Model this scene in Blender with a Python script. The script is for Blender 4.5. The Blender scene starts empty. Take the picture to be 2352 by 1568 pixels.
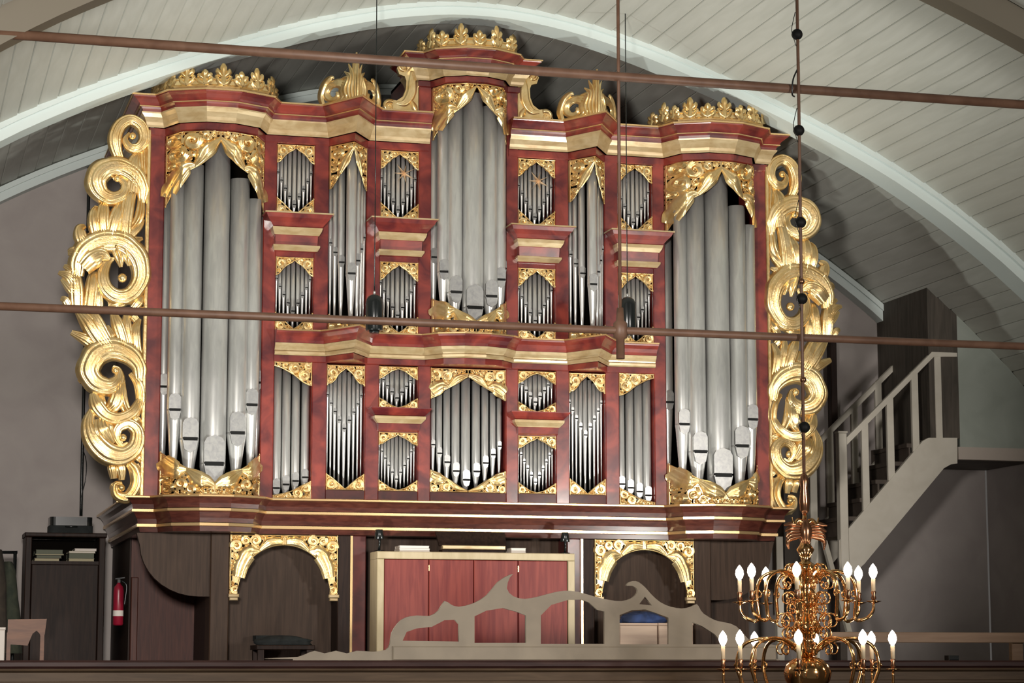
import bpy, math, random
import numpy as np
from mathutils import Vector, Matrix

C = bpy.context.scene.collection
SC = bpy.context.scene
PI = math.pi

# ------------------------------------------------------------------ camera
YAW, PITCH, ROLL, FPX = 0.26583230, 0.13952491, -0.00041327, 5274.693
CAM = np.array([-4.893327, -19.428430, 1.194190])
def cam_axes():
    cy, sy, cp, sp = math.cos(YAW), math.sin(YAW), math.cos(PITCH), math.sin(PITCH)
    f = np.array([sy*cp, cy*cp, sp]); r = np.array([cy, -sy, 0.0]); u = np.cross(r, f)
    cr, sr = math.cos(ROLL), math.sin(ROLL)
    return cr*r+sr*u, -sr*r+cr*u, f
RX, UP, FW = cam_axes()
cd = bpy.data.cameras.new('camera'); co = bpy.data.objects.new('camera', cd); C.objects.link(co)
cd.sensor_fit = 'HORIZONTAL'; cd.sensor_width = 36.0; cd.lens = FPX*36.0/2352.0
cd.clip_start = 0.1; cd.clip_end = 200
m3 = Matrix((tuple(RX), tuple(UP), tuple(-FW))).transposed()
co.matrix_world = Matrix.Translation(Vector(CAM)) @ m3.to_4x4()
SC.camera = co

def P(px, py, Y):
    """the point at depth Y that a measured pixel of the photograph shows"""
    v = RX*((px-1176)/FPX) - UP*((py-784)/FPX) + FW
    return CAM + v*((Y-CAM[1])/v[1])

# ------------------------------------------------------------------ world, lights, exposure
SC.view_settings.view_transform = 'Standard'; SC.view_settings.look = 'None'
SC.view_settings.gamma = 1.0; SC.view_settings.use_curve_mapping = False
SC.view_settings.exposure = -0.12
w = bpy.data.worlds.new('nave_ambient'); SC.world = w; w.use_nodes = True
bg = w.node_tree.nodes['Background']; bg.inputs[0].default_value = (1.0, 0.93, 0.86, 1); bg.inputs[1].default_value = 0.09

def spot(name, loc, aim, power, col, size=75, radius=0.1, blend=0.25):
    l = bpy.data.lights.new(name, 'SPOT'); l.energy = power; l.color = col
    l.spot_size = math.radians(size); l.spot_blend = blend; l.shadow_soft_size = radius
    o = bpy.data.objects.new(name, l); C.objects.link(o); o.location = loc
    o.rotation_euler = (Vector(aim)-Vector(loc)).to_track_quat('-Z', 'Y').to_euler()
    return o
spot('floodlight', (-2.5, -2.30, 0.95), (1.2, -1.1, 7.5), 430, (0.98, 1.0, 0.93), 118, 0.10, 0.8)
spot('floodlight', (2.5, -2.30, 0.95), (-1.2, -1.1, 7.5), 430, (0.98, 1.0, 0.93), 118, 0.10, 0.8)
spot('nave_spotlight', (-4.6, -13.0, 2.9), (-2.0, 0, 4.2), 4300, (1.0, 0.94, 0.87), 55, 0.5, 0.55)
spot('nave_spotlight', (4.6, -13.0, 2.9), (0.8, 0, 4.6), 1900, (1.0, 0.94, 0.87), 50, 0.5, 0.5)

# ------------------------------------------------------------------ materials
def mat(name, base, rough=0.5, metal=0.0, base2=None, nscale=8.0, stretch=(1,1,1), bump=0.0, bscale=60.0, coat=0.0, ramp=(0.35,0.65), spec=None, detail=5.0):
    m = bpy.data.materials.new(name); m.use_nodes = True
    nt = m.node_tree; b = nt.nodes['Principled BSDF']
    b.inputs['Base Color'].default_value = (*base, 1); b.inputs['Roughness'].default_value = rough; b.inputs['Metallic'].default_value = metal
    if coat:
        b.inputs['Coat Weight'].default_value = coat; b.inputs['Coat Roughness'].default_value = 0.12
    if spec is not None: b.inputs['Specular IOR Level'].default_value = spec
    if base2 is not None or bump:
        tc = nt.nodes.new('ShaderNodeTexCoord'); mp = nt.nodes.new('ShaderNodeMapping')
        nt.links.new(tc.outputs['Object'], mp.inputs[0]); mp.inputs['Scale'].default_value = stretch
    if base2 is not None:
        n = nt.nodes.new('ShaderNodeTexNoise'); n.inputs['Scale'].default_value = nscale; n.inputs['Detail'].default_value = detail
        n.inputs['Distortion'].default_value = 0.6
        nt.links.new(mp.outputs[0], n.inputs['Vector'])
        r = nt.nodes.new('ShaderNodeValToRGB'); r.color_ramp.elements[0].position = ramp[0]; r.color_ramp.elements[1].position = ramp[1]
        r.color_ramp.elements[0].color = (*base, 1); r.color_ramp.elements[1].color = (*base2, 1)
        nt.links.new(n.outputs['Fac'], r.inputs[0]); nt.links.new(r.outputs[0], b.inputs['Base Color'])
    if bump:
        n2 = nt.nodes.new('ShaderNodeTexNoise'); n2.inputs['Scale'].default_value = bscale; n2.inputs['Detail'].default_value = 3
        nt.links.new(mp.outputs[0], n2.inputs['Vector'])
        bp = nt.nodes.new('ShaderNodeBump'); bp.inputs['Strength'].default_value = bump; bp.inputs['Distance'].default_value = 0.01
        nt.links.new(n2.outputs['Fac'], bp.inputs['Height']); nt.links.new(bp.outputs[0], b.inputs['Normal'])
    return m
M = {}
M['gold'] = mat('gilding', (0.74,0.50,0.20), 0.30, 0.82, (0.90,0.70,0.37), 9, bump=0.15, bscale=45)
M['gold_paint'] = mat('bronze_gold_paint', (0.44,0.31,0.15), 0.32, 0.25, (0.58,0.45,0.26), 7, (1,1,2.5), coat=0.3)
M['gold_line'] = mat('gold_fillet', (0.86,0.60,0.30), 0.25, 0.8)
M['red'] = mat('red_marbled_paint', (0.090,0.010,0.013), 0.34, 0, (0.28,0.042,0.028), 5, coat=0.5, detail=9)
M['red_dark'] = mat('dark_red_paint', (0.060,0.010,0.009), 0.5, 0, (0.12,0.020,0.016), 7, coat=0.1)
M['base_wood'] = mat('dark_red_brown_base', (0.055,0.014,0.010), 0.30, 0, (0.10,0.028,0.018), 9, (1,1,4), coat=0.6)
M['brown'] = mat('dark_brown_wood', (0.017,0.009,0.007), 0.55, 0, (0.032,0.017,0.012), 5, (8,8,0.7), spec=0.2)
M['brown_mid'] = mat('brown_wood_panel', (0.040,0.022,0.013), 0.55, 0, (0.066,0.038,0.024), 4, (9,9,0.6), spec=0.25)
M['door_red'] = mat('reddish_brown_door', (0.050,0.014,0.010), 0.5, 0, (0.090,0.028,0.018), 5, (10,10,0.6), spec=0.3)
M['star'] = mat('star_gilding', (0.95,0.70,0.45), 0.35, 0.55)
M['loft_panel'] = mat('loft_greenish_boards', (0.30,0.335,0.295), 0.6, 0, (0.35,0.385,0.345), 3)
M['black_matt'] = mat('black_painted_wood', (0.006,0.006,0.006), 0.6, spec=0.2)
M['tin'] = mat('pipe_metal', (0.58,0.58,0.57), 0.33, 0.6, (0.68,0.68,0.66), 14, (2,2,0.35), bump=0.03, bscale=20)
M['tin_lip'] = mat('pipe_mouth_metal', (0.40,0.40,0.40), 0.27, 0.6, (0.50,0.50,0.48), 30)
M['black'] = mat('black_void', (0.004,0.004,0.004), 0.9)
M['interior'] = mat('dark_case_interior', (0.006,0.005,0.004), 0.95, spec=0.0)  # near-black colour stands for the unlit inside of the case
M['case_side'] = mat('mauve_grey_case_side', (0.13,0.10,0.095), 0.6, 0, (0.16,0.125,0.115), 4)
M['board'] = mat('white_painted_boards', (0.50,0.51,0.46), 0.55, 0, (0.57,0.58,0.53), 3.0, (3,0.4,3))
M['board_back'] = mat('board_gap_shade', (0.05,0.05,0.045), 0.9)
M['rib'] = mat('rib_white_paint', (0.66,0.74,0.72), 0.5)
M['rib_shade'] = mat('rib_shaded_beige', (0.15,0.13,0.095), 0.55)  # beige carries the shade on the nearer rib in its colour
M['plaster'] = mat('grey_plaster', (0.37,0.33,0.315), 0.9, 0, (0.42,0.38,0.36), 2.2, bump=0.1, bscale=30)
M['loft'] = mat('loft_dark_boards', (0.050,0.042,0.032), 0.7, 0, (0.085,0.070,0.055), 4, (6,6,0.6))
M['white_wood'] = mat('cream_stair_paint', (0.56,0.52,0.44), 0.5, 0, (0.62,0.58,0.50), 5)
M['stair_dark'] = mat('dark_stair_treads', (0.055,0.040,0.030), 0.6, 0, (0.085,0.065,0.05), 6)
M['fascia'] = mat('pinkish_fascia_paint', (0.46,0.40,0.35), 0.6)
M['iron'] = mat('brown_painted_iron', (0.11,0.055,0.033), 0.5, 0.0, (0.15,0.08,0.05), 8)
M['black_metal'] = mat('black_lacquer', (0.010,0.012,0.012), 0.22)
M['brass'] = mat('polished_brass', (0.80,0.47,0.20), 0.12, 1.0)
M['brass_dark'] = mat('aged_brass', (0.36,0.18,0.10), 0.22, 0.9)
M['candle'] = mat('cream_candle_tube', (0.80,0.66,0.45), 0.5)
M['pine'] = mat('pine_board', (0.33,0.21,0.135), 0.5, 0, (0.40,0.265,0.175), 3, (0.6,6,9))
M['pale_box'] = mat('pale_wood_box', (0.46,0.33,0.25), 0.6, 0, (0.54,0.40,0.30), 4, (0.6,6,9))
M['fret'] = mat('grey_beige_fretwork_paint', (0.21,0.175,0.13), 0.6, 0, (0.25,0.21,0.155), 4)
M['parapet'] = mat('parapet_dark_wood', (0.024,0.009,0.008), 0.5, 0, (0.040,0.017,0.014), 4, (0.7,8,8), spec=0.25)
M['parapet_mid'] = mat('parapet_brown_moulding', (0.060,0.038,0.022), 0.55, 0, (0.085,0.055,0.032), 4, (0.7,8,8), spec=0.25)
M['console_frame'] = mat('cream_console_frame', (0.46,0.37,0.22), 0.45, 0, (0.54,0.44,0.28), 4, (4,4,1))
M['console_red'] = mat('red_stained_panel', (0.16,0.015,0.013), 0.5, 0, (0.25,0.040,0.028), 4, (7,7,0.5))
M['paper'] = mat('white_paper', (0.72,0.66,0.60), 0.7)
M['paper_dull'] = mat('yellowed_paper', (0.42,0.37,0.24), 0.8)
M['cover_green'] = mat('grey_green_cover', (0.12,0.13,0.09), 0.7)
M['grey_cloth'] = mat('dark_green_cloth', (0.022,0.030,0.020), 0.9, 0, (0.05,0.055,0.035), 9)
M['brown_cloth'] = mat('dark_brown_cloth', (0.03,0.024,0.018), 0.9, 0, (0.055,0.042,0.03), 9)
M['blue_cloth'] = mat('blue_cloth', (0.012,0.022,0.06), 0.8, 0, (0.03,0.06,0.18), 7)
M['black_cloth'] = mat('black_cloth', (0.008,0.010,0.010), 0.9, 0, (0.02,0.024,0.024), 9)
M['ext_red'] = mat('extinguisher_red', (0.28,0.008,0.028), 0.35)
M['orange_wood'] = mat('orange_varnished_wood', (0.11,0.038,0.014), 0.5, 0, (0.18,0.070,0.028), 4, (1,6,6))
def emit(name, col, s):
    m = bpy.data.materials.new(name); m.use_nodes = True; b = m.node_tree.nodes['Principled BSDF']
    b.inputs['Base Color'].default_value = (1,0.9,0.75,1)
    b.inputs['Emission Color'].default_value = (*col, 1); b.inputs['Emission Strength'].default_value = s
    return m
M['bulb'] = emit('lit_bulb_glass', (1.0, 0.80, 0.62), 26.0)

# ------------------------------------------------------------------ mesh builder
class MB:
    def __init__(s): s.v = []; s.f = []; s.m = []; s.s = []; s.n = 0
    def add(s, verts, faces, mi=0, sm=False):
        o = s.n; verts = np.asarray(verts, float).reshape(-1,3); s.v.append(verts); s.n += len(verts)
        for f in faces: s.f.append([i+o for i in f]); s.m.append(mi); s.s.append(sm)
    def box(s, x0, x1, y0, y1, z0, z1, mi=0):
        v = [(x0,y0,z0),(x1,y0,z0),(x1,y1,z0),(x0,y1,z0),(x0,y0,z1),(x1,y0,z1),(x1,y1,z1),(x0,y1,z1)]
        s.add(v, [(0,3,2,1),(4,5,6,7),(0,1,5,4),(1,2,6,5),(2,3,7,6),(3,0,4,7)], mi)
    def bbox(s, x0, x1, y0, y1, z0, z1, b=0.006, mi=0):
        """box with chamfered edges towards the room (front and top)"""
        v = []
        for (y,i) in ((y1,0),(y0+b,0),(y0,b)):
            v += [(x0+i,y,z0+i),(x1-i,y,z0+i),(x1-i,y,z1-i),(x0+i,y,z1-i)]
        f = [(0,1,2,3)[::1]]
        for k in range(2):
            for i in range(4):
                j = (i+1)%4; f.append((4*k+i, 4*k+4+i, 4*k+4+j, 4*k+j))
        f.append((8,9,10,11)); s.add(v, f, mi)
    def prism(s, poly, y0, y1, mi=0):
        """polygon in x,z extruded along y"""
        n = len(poly); v = [(p[0],y0,p[1]) for p in poly]+[(p[0],y1,p[1]) for p in poly]
        s.add(v, [tuple(range(n)), tuple(range(2*n-1,n-1,-1))]+[(i,i+n,(i+1)%n+n,(i+1)%n) for i in range(n)], mi)
    def prism_z(s, poly, z0, z1, mi=0):
        n = len(poly); v = [(p[0],p[1],z0) for p in poly]+[(p[0],p[1],z1) for p in poly]
        s.add(v, [tuple(range(n-1,-1,-1)), tuple(range(n,2*n))]+[(i,(i+1)%n,(i+1)%n+n,i+n) for i in range(n)], mi)
    def beam(s, a, b, wx, wz, mi=0, up=(0,0,1)):
        """square bar from a to b"""
        a = np.array(a, float); b = np.array(b, float); d = (b-a)/np.linalg.norm(b-a)
        r = np.cross(d, up); r = r/np.linalg.norm(r) if np.linalg.norm(r) > 1e-6 else np.array([1.0,0,0]); u = np.cross(r, d)
        v = []
        for p in (a,b):
            for i,j in ((-1,-1),(1,-1),(1,1),(-1,1)): v.append(p+r*wx/2*i+u*wz/2*j)
        s.add(v, [(0,3,2,1),(4,5,6,7),(0,1,5,4),(1,2,6,5),(2,3,7,6),(3,0,4,7)], mi)
    def lathe(s, prof, cx=0, cy=0, n=16, mi=0, sm=True, caps=True, axis=None):
        v = []
        for r,z in prof:
            for i in range(n):
                a = 2*PI*i/n; v.append((cx+r*math.cos(a), cy+r*math.sin(a), z))
        f = []
        for k in range(len(prof)-1):
            for i in range(n):
                j = (i+1)%n; f.append((k*n+i, k*n+j, (k+1)*n+j, (k+1)*n+i))
        s.add(v, f, mi, sm)
        if caps:
            o = s.n-len(v)
            s.f.append([o+i for i in range(n-1,-1,-1)]); s.m.append(mi); s.s.append(False)
            o += (len(prof)-1)*n
            s.f.append([o+i for i in range(n)]); s.m.append(mi); s.s.append(False)
    def tube(s, path, r, n=8, mi=0, sm=True):
        path = np.asarray(path, float); N = len(path)
        rr = np.full(N, r, float) if np.isscalar(r) else np.asarray(r, float)
        t = np.gradient(path, axis=0); t /= np.linalg.norm(t,axis=1)[:,None]
        ref = np.array([0,0,1.0]) if abs(t[0,2]) < 0.9 else np.array([1.0,0,0])
        v = []; prev = np.cross(t[0], ref); prev /= np.linalg.norm(prev)
        for i in range(N):
            a = prev - t[i]*np.dot(prev,t[i]); a /= np.linalg.norm(a); prev = a; b = np.cross(t[i], a)
            for k in range(n):
                th = 2*PI*k/n; v.append(path[i]+rr[i]*(math.cos(th)*a+math.sin(th)*b))
        f = [(i*n+k, i*n+(k+1)%n, (i+1)*n+(k+1)%n, (i+1)*n+k) for i in range(N-1) for k in range(n)]
        f += [tuple(range(n-1,-1,-1)), tuple((N-1)*n+k for k in range(n))]
        s.add(v, f, mi, sm)
    def sphere(s, c, r, n=12, mi=0, sz=1.0):
        k = max(4, n//2)
        s.lathe([(max(1e-4, r*math.sin(PI*i/k)), c[2]-r*sz*math.cos(PI*i/k)) for i in range(k+1)], c[0], c[1], n, mi, True, False)
    def build(s, name, mats, parent=None, origin=None):
        V = np.concatenate(s.v) if s.v else np.zeros((0,3))
        if parent is None and origin is None:
            lo, hi = V.min(0), V.max(0); origin = ((lo[0]+hi[0])/2, (lo[1]+hi[1])/2, lo[2])
        if origin is not None: V = V-np.array(origin)
        me = bpy.data.meshes.new(name)
        me.from_pydata(V.tolist(), [], s.f)
        for m in (mats if isinstance(mats,(list,tuple)) else [mats]): me.materials.append(M[m])
        me.polygons.foreach_set('material_index', s.m); me.polygons.foreach_set('use_smooth', s.s)
        me.update()
        return put(name, me, parent, origin)
ROOT = {}
def put(name, me, parent=None, loc=None, rot=None, scale=None):
    o = bpy.data.objects.new(name, me); C.objects.link(o)
    if loc is not None: o.location = loc
    if rot is not None: o.rotation_euler = rot
    if scale is not None: o.scale = scale
    if parent is not None:
        o.parent = parent; o.matrix_parent_inverse = Matrix.Translation(-ROOT.get(parent.name, Vector((0,0,0))))
        ROOT[o.name] = Vector(loc) if loc is not None else Vector((0,0,0))
    else:
        ROOT[o.name] = Vector(o.location)
    return o
def tag(o, label=None, cat=None, group=None, kind=None):
    if label: o['label'] = label
    if cat: o['category'] = cat
    if group: o['group'] = group
    if kind: o['kind'] = kind
    return o
def empty(name, loc, label, cat, group=None, kind=None):
    o = bpy.data.objects.new(name, None); C.objects.link(o); o.location = loc; o.empty_display_size = 0.1
    ROOT[o.name] = Vector(loc); return tag(o, label, cat, group, kind)

def spline(pts, n):
    """Catmull-Rom through the points (any number of columns), n samples"""
    p = np.asarray(pts, float); p = np.vstack([2*p[0]-p[1], p, 2*p[-1]-p[-2]]); k = len(p)-3
    t = np.linspace(0, k-1e-6, n); i = t.astype(int); u = (t-i)[:,None]
    a, b, c_, d = p[i], p[i+1], p[i+2], p[i+3]
    return 0.5*((2*b)+(-a+c_)*u+(2*a-5*b+4*c_-d)*u**2+(-a+3*b-3*c_+d)*u**3)

def ribbon(mb, pts, wd, h, base=0.0, n=28, nu=9, flutes=2, lobes=0, fn=None, mi=0, y0=0.0):
    """a carved leaf: a strip along pts (x,z) with half widths wd, domed and fluted, standing base..base+h in front of y0"""
    q = spline([(p[0],p[1],ww) for p,ww in zip(pts,wd)], n); xy = q[:,:2]; ww = np.maximum(q[:,2], 1e-4)
    t = np.gradient(xy, axis=0); t /= (np.linalg.norm(t,axis=1)[:,None]+1e-9); nr = np.stack([-t[:,1], t[:,0]],-1)
    u = np.linspace(-1,1,nu)
    s = np.linspace(0,1,n)
    lob = np.ones((n,nu))
    if lobes:
        turn = float(np.sum(t[:-1,0]*t[1:,1]-t[:-1,1]*t[1:,0]))
        outer = (u*(-1 if turn > 0 else 1) > 0)
        lob = lob+(0.20*np.abs(np.sin(PI*lobes*s))*np.clip(1.2-s,0,1))[:,None]*(np.abs(u)*outer)[None,:]
    X = xy[:,None,:]+nr[:,None,:]*ww[:,None,None]*lob[:,:,None]*u[None,:,None]
    pr = np.sqrt(np.clip(1-u**2,0,1))*0.64+0.36*np.cos(flutes*2*PI*u)*(1-u**2)
    hh = h*np.clip(ww/max(wd),0.25,1)
    D = base+pr[None,:]*hh[:,None]+0.25*h*np.sin(PI*s)[:,None]*0.5
    D[:,0] = base; D[:,-1] = base
    V = np.stack([X[...,0], D, X[...,1]], -1).reshape(-1,3)
    if fn is None: V = np.stack([V[:,0], y0-V[:,1], V[:,2]],-1)
    else: V = fn(V)
    f = [(i*nu+k, (i+1)*nu+k, (i+1)*nu+k+1, i*nu+k+1) for i in range(n-1) for k in range(nu-1)]
    mb.add(V, f, mi, True)

def sweep(mb, plan, prof, mi=0, sm=False, closed_back=None):
    """plan: x,y polyline walked left to right (outside = towards the nave); prof: (outward, z) list"""
    p = np.asarray(plan, float); n = len(p); d = np.diff(p,axis=0); d /= np.linalg.norm(d,axis=1)[:,None]
    nn = np.stack([d[:,1], -d[:,0]],-1)
    off = np.zeros((n,2)); off[0] = nn[0]; off[-1] = nn[-1]
    for i in range(1,n-1):
        b = nn[i-1]+nn[i]; b /= np.linalg.norm(b); off[i] = b/max(0.35, float(b@nn[i]))
    k = len(prof); v = []
    for i in range(n):
        for (o,z) in prof: v.append((p[i,0]+off[i,0]*o, p[i,1]+off[i,1]*o, z))
    f = [(i*k+j, (i+1)*k+j, (i+1)*k+j+1, i*k+j+1) for i in range(n-1) for j in range(k-1)]
    mb.add(v, f, mi, sm)
    return off
def offset_plan(plan, o):
    p = np.asarray(plan, float); n = len(p); d = np.diff(p,axis=0); d /= np.linalg.norm(d,axis=1)[:,None]
    nn = np.stack([d[:,1], -d[:,0]],-1); off = np.zeros((n,2)); off[0] = nn[0]; off[-1] = nn[-1]
    for i in range(1,n-1):
        b = nn[i-1]+nn[i]; b /= np.linalg.norm(b); off[i] = b/max(0.35, float(b@nn[i]))
    return p+off*o
def cap(mb, plan, o, z, yb, mi=0, up=True):
    q = offset_plan(plan, o); pts = [(a,b) for a,b in q]
    poly = pts+[(pts[-1][0], max(yb,pts[-1][1]+0.001)), (pts[0][0], max(yb,pts[0][1]+0.001))]
    v = [(a,b,z) for a,b in poly]; idx = tuple(range(len(v)))
    mb.add(v, [idx if up else idx[::-1]], mi)
# ------------------------------------------------------------------ the hall: vault, ribs, walls, gallery
VXS = np.append(np.arange(0, 5.01, 0.25), [5.5, 6.0, 6.34])
VZS = 6.94448787-0.123156388*VXS**2+5.70735451e-3*VXS**4-2.43584869e-4*VXS**6+3.54796008e-6*VXS**8
VZS[-3:] = (4.60, 4.13, 3.74)
def vz(x): return np.interp(np.abs(x), VXS, VZS)
fx = np.linspace(0, 6.34, 2000); fz = vz(fx)
arc = np.concatenate([[0], np.cumsum(np.hypot(np.diff(fx), np.diff(fz)))])
def at_arc(s_):
    a = abs(s_); return math.copysign(np.interp(a, arc, fx), s_), float(np.interp(a, arc, fz))
WALL_Y, RIB_Y, RIB2_Y, HALL_Y = 2.65, -0.45, -4.30, -11.5
SIDE_X = 6.32

def shell(name, y0, y1):
    mb = MB(); X = np.concatenate([-fx[::-40], fx[1::40]]); X = np.linspace(-6.34, 6.34, 90); Z = vz(X)+0.035
    v = [(x,y0,z) for x,z in zip(X,Z)]+[(x,y1,z) for x,z in zip(X,Z)]+[(x,y0,z+0.1) for x,z in zip(X,Z)]+[(x,y1,z+0.1) for x,z in zip(X,Z)]
    n = len(X); f = [(i,i+1,i+1+n,i+n) for i in range(n-1)]+[(i+2*n,i+1+2*n,i+1+3*n,i+3*n) for i in range(n-1)]
    f += [(i,i+2*n,i+1+2*n,i+1) for i in range(n-1)]
    mb.add(v, f); return mb.build(name, 'board_back', origin=(0,0,0))
ceiling = tag(shell('ceiling', HALL_Y, WALL_Y), 'white boarded barrel vault ceiling', kind='structure')
BW = 0.18
def board_mesh(L, wd=BW-0.006):
    mb = MB(); c_ = 0.007; h = 0.022
    sec = [(-wd/2, h), (-wd/2, c_), (-wd/2+c_, 0), (wd/2-c_, 0), (wd/2, c_), (wd/2, h)]
    n = len(sec); v = [(x,-L/2,z) for x,z in sec]+[(x,L/2,z) for x,z in sec]
    mb.add(v, [tuple(range(n)), tuple(range(2*n-1,n-1,-1))]+[(i,i+n,(i+1)%n+n,(i+1)%n) for i in range(n)])
    return mb.build('ceiling_board', 'board', origin=(0,0,0)).data
def lay_boards(y0, y1, cut=None):
    L = y1-y0; tmp = board_mesh(L); first = bpy.data.objects[-1] if False else None
    for o in [o for o in C.objects if o.data == tmp]: bpy.data.objects.remove(o)
    cutm = None
    if cut:
        cutm = board_mesh(cut[1]-y0)
        for o in [o for o in C.objects if o.data == cutm]: bpy.data.objects.remove(o)
    k0 = int(arc[-1]/BW)
    for k in range(-k0, k0+1):
        s_ = 0.04+k*BW
        if abs(s_)+BW/2 > arc[-1]: continue
        x, z = at_arc(s_); xa, za = at_arc(s_-0.03); xb, zb = at_arc(s_+0.03)
        ang = -math.atan2(zb-za, xb-xa)
        me, yc = tmp, (y0+y1)/2
        if cut and x > cut[0]: me, yc = cutm, (y0+cut[1])/2
        put('ceiling_board', me, ceiling, (x, yc, z), (0, ang+0.035, 0))
LOFT_Y, LOFT_X = 1.43, 5.10
lay_boards(RIB_Y+0.02, WALL_Y-0.02, cut=(LOFT_X+0.06, LOFT_Y))
lay_boards(RIB2_Y+0.02, RIB_Y-0.02)
lay_boards(HALL_Y+0.02, RIB2_Y-0.02)

def arch_rib(mb, y0, y1, top, d0, d1, mi=0, n=72):
    """arched bar under the vault from top below the boards to d0 (crown) .. d1 (haunch) below them"""
    X = np.linspace(-6.3, 6.3, n); Z = vz(X)+top
    dz = np.gradient(vz(X), X); nx = dz/np.hypot(1,dz); nz = -1/np.hypot(1,dz)
    dd = d0+(d1-d0)*np.clip(np.abs(X)/5,0,1)
    v = []
    for i in range(n):
        a = (X[i], Z[i]); b = (X[i]+nx[i]*dd[i], vz(X[i])+nz[i]*dd[i])
        v += [(a[0],y0,a[1]), (b[0],y0,b[1]), (b[0],y1,b[1]), (a[0],y1,a[1])]
    f = [(4*i+j, 4*i+(j+1)%4, 4*i+4+(j+1)%4, 4*i+4+j) for i in range(n-1) for j in range(4)]+[(0,1,2,3),(4*n-1,4*n-2,4*n-3,4*n-4)]
    mb.add(v, f, mi)
mb = MB(); arch_rib(mb, RIB_Y, RIB_Y+0.30, 0.02, 0.105, 0.135)
r1 = tag(mb.build('trim_1', 'rib', origin=(0,0,0)), 'white painted arched rib of the vault in front of the organ', kind='structure')
mb = MB(); arch_rib(mb, RIB_Y-0.035, RIB_Y-0.003, 0.02, 0.035, 0.045); mb.build('batten', 'rib', r1)
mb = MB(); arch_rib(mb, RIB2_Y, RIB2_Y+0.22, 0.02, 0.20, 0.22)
tag(mb.build('trim_2', 'rib_shade', origin=(0,0,0)), 'arched rib of the vault at the upper picture corners, shade in its beige colour', kind='structure')
mb = MB(); arch_rib(mb, WALL_Y-0.16, WALL_Y-0.002, -0.01, 0.11, 0.14)
r3 = tag(mb.build('trim_3', 'rib', origin=(0,0,0)), 'greenish white arched trim where vault meets back wall', kind='structure')
mb = MB(); arch_rib(mb, WALL_Y-0.185, WALL_Y-0.165, -0.01, 0.05, 0.06); mb.build('batten', 'rib', r3)

# back wall, side walls, floors
mb = MB(); X = np.linspace(-6.3, 6.3, 60)
mb.prism([(x, float(vz(x))-0.0) for x in X]+[(6.3,-3.5),(-6.3,-3.5)], WALL_Y, WALL_Y+0.2)
tag(mb.build('wall_back', 'plaster', origin=(0,WALL_Y,0)), 'grey plaster back wall behind organ', kind='structure')
for s_, nm in ((-1,'wall_left'),(1,'wall_right')):
    mb = MB(); x0, x1 = sorted((s_*SIDE_X, s_*(SIDE_X+0.2))); mb.box(x0, x1, HALL_Y, WALL_Y, -3.5, 3.76)
    tag(mb.build(nm, 'plaster'), 'grey plaster side wall of the hall', kind='structure')
mb = MB(); mb.box(-6.3, 6.3, -2.6, WALL_Y, 0.2, 0.4)
tag(mb.build('floor', 'brown_mid'), 'wooden gallery floor under the organ', kind='structure')
mb = MB(); mb.box(-6.3, 6.3, HALL_Y, WALL_Y, -3.7, -3.5)
tag(mb.build('floor_nave', 'plaster'), 'floor of the nave below the gallery', kind='structure')

# gallery parapet across the foot of the picture
par = empty('gallery_parapet', (0,-2.7,-0.1), 'dark brown wooden gallery parapet along the foot of the picture', 'parapet')
mb = MB(); mb.bbox(-6.28, 6.28, -2.98, -2.42, 1.165, 1.222, 0.015); mb.build('top_rail', 'parapet', par)
mb = MB(); sweep(mb, [(-6.28,-2.9),(6.28,-2.9)], [(0.06,1.165),(0.055,1.15),(0.02,1.135),(0.02,1.075),(0.035,1.07),(0.035,1.05),(0,1.04)]); mb.build('moulding', 'parapet_mid', par)
mb = MB(); mb.box(-6.28, 6.28, -2.9, -2.6, -0.1, 1.165); mb.build('parapet_panel', 'parapet', par)

# loft over the stair head
mb = MB()
mb.box(LOFT_X, LOFT_X+0.04, LOFT_Y, WALL_Y-0.01, 3.40, 4.96)
tag(mb.build('wall_loft', 'loft'), 'dark boarded side of the loft above the stairs', kind='structure')
mb = MB(); x1 = 5.42; mb.prism([(LOFT_X+0.04,3.42),(x1,3.42),(x1,float(vz(x1))),(5.25,float(vz(5.25))),(LOFT_X+0.04,float(vz(LOFT_X+0.04)))], LOFT_Y, LOFT_Y+0.04)
tag(mb.build('door_1', 'loft'), 'dark boarded front of the loft at stair head', kind='structure')
mb = MB(); X = np.linspace(5.42, 6.3, 12)
mb.prism([(5.42,3.33)]+[(float(x), float(vz(x))) for x in X]+[(6.3,3.33)], LOFT_Y, LOFT_Y+0.04)
tag(mb.build('wall_loft_front', 'loft_panel'), 'white panelled wall right of the stair head', kind='structure')
mb = MB(); mb.box(5.385, 6.31, LOFT_Y-0.03, LOFT_Y+0.06, 3.21, 3.335)
tag(mb.build('trim_4', 'fascia'), 'pinkish fascia board under the loft', kind='structure')
mb = MB(); mb.box(5.0, 6.31, LOFT_Y+0.06, WALL_Y-0.005, 3.22, 3.40)
tag(mb.build('floor_loft', 'stair_dark'), 'underside of the loft landing', kind='structure')

# ------------------------------------------------------------------ the organ
organ = empty('pipe_organ', (0,1.0,2.3), 'baroque pipe organ with red marbled case, gilded carvings and tin pipes on the gallery', 'organ')
def opart(mb, name, mats, parent=None): return mb.build(name, mats, parent or organ)

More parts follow.
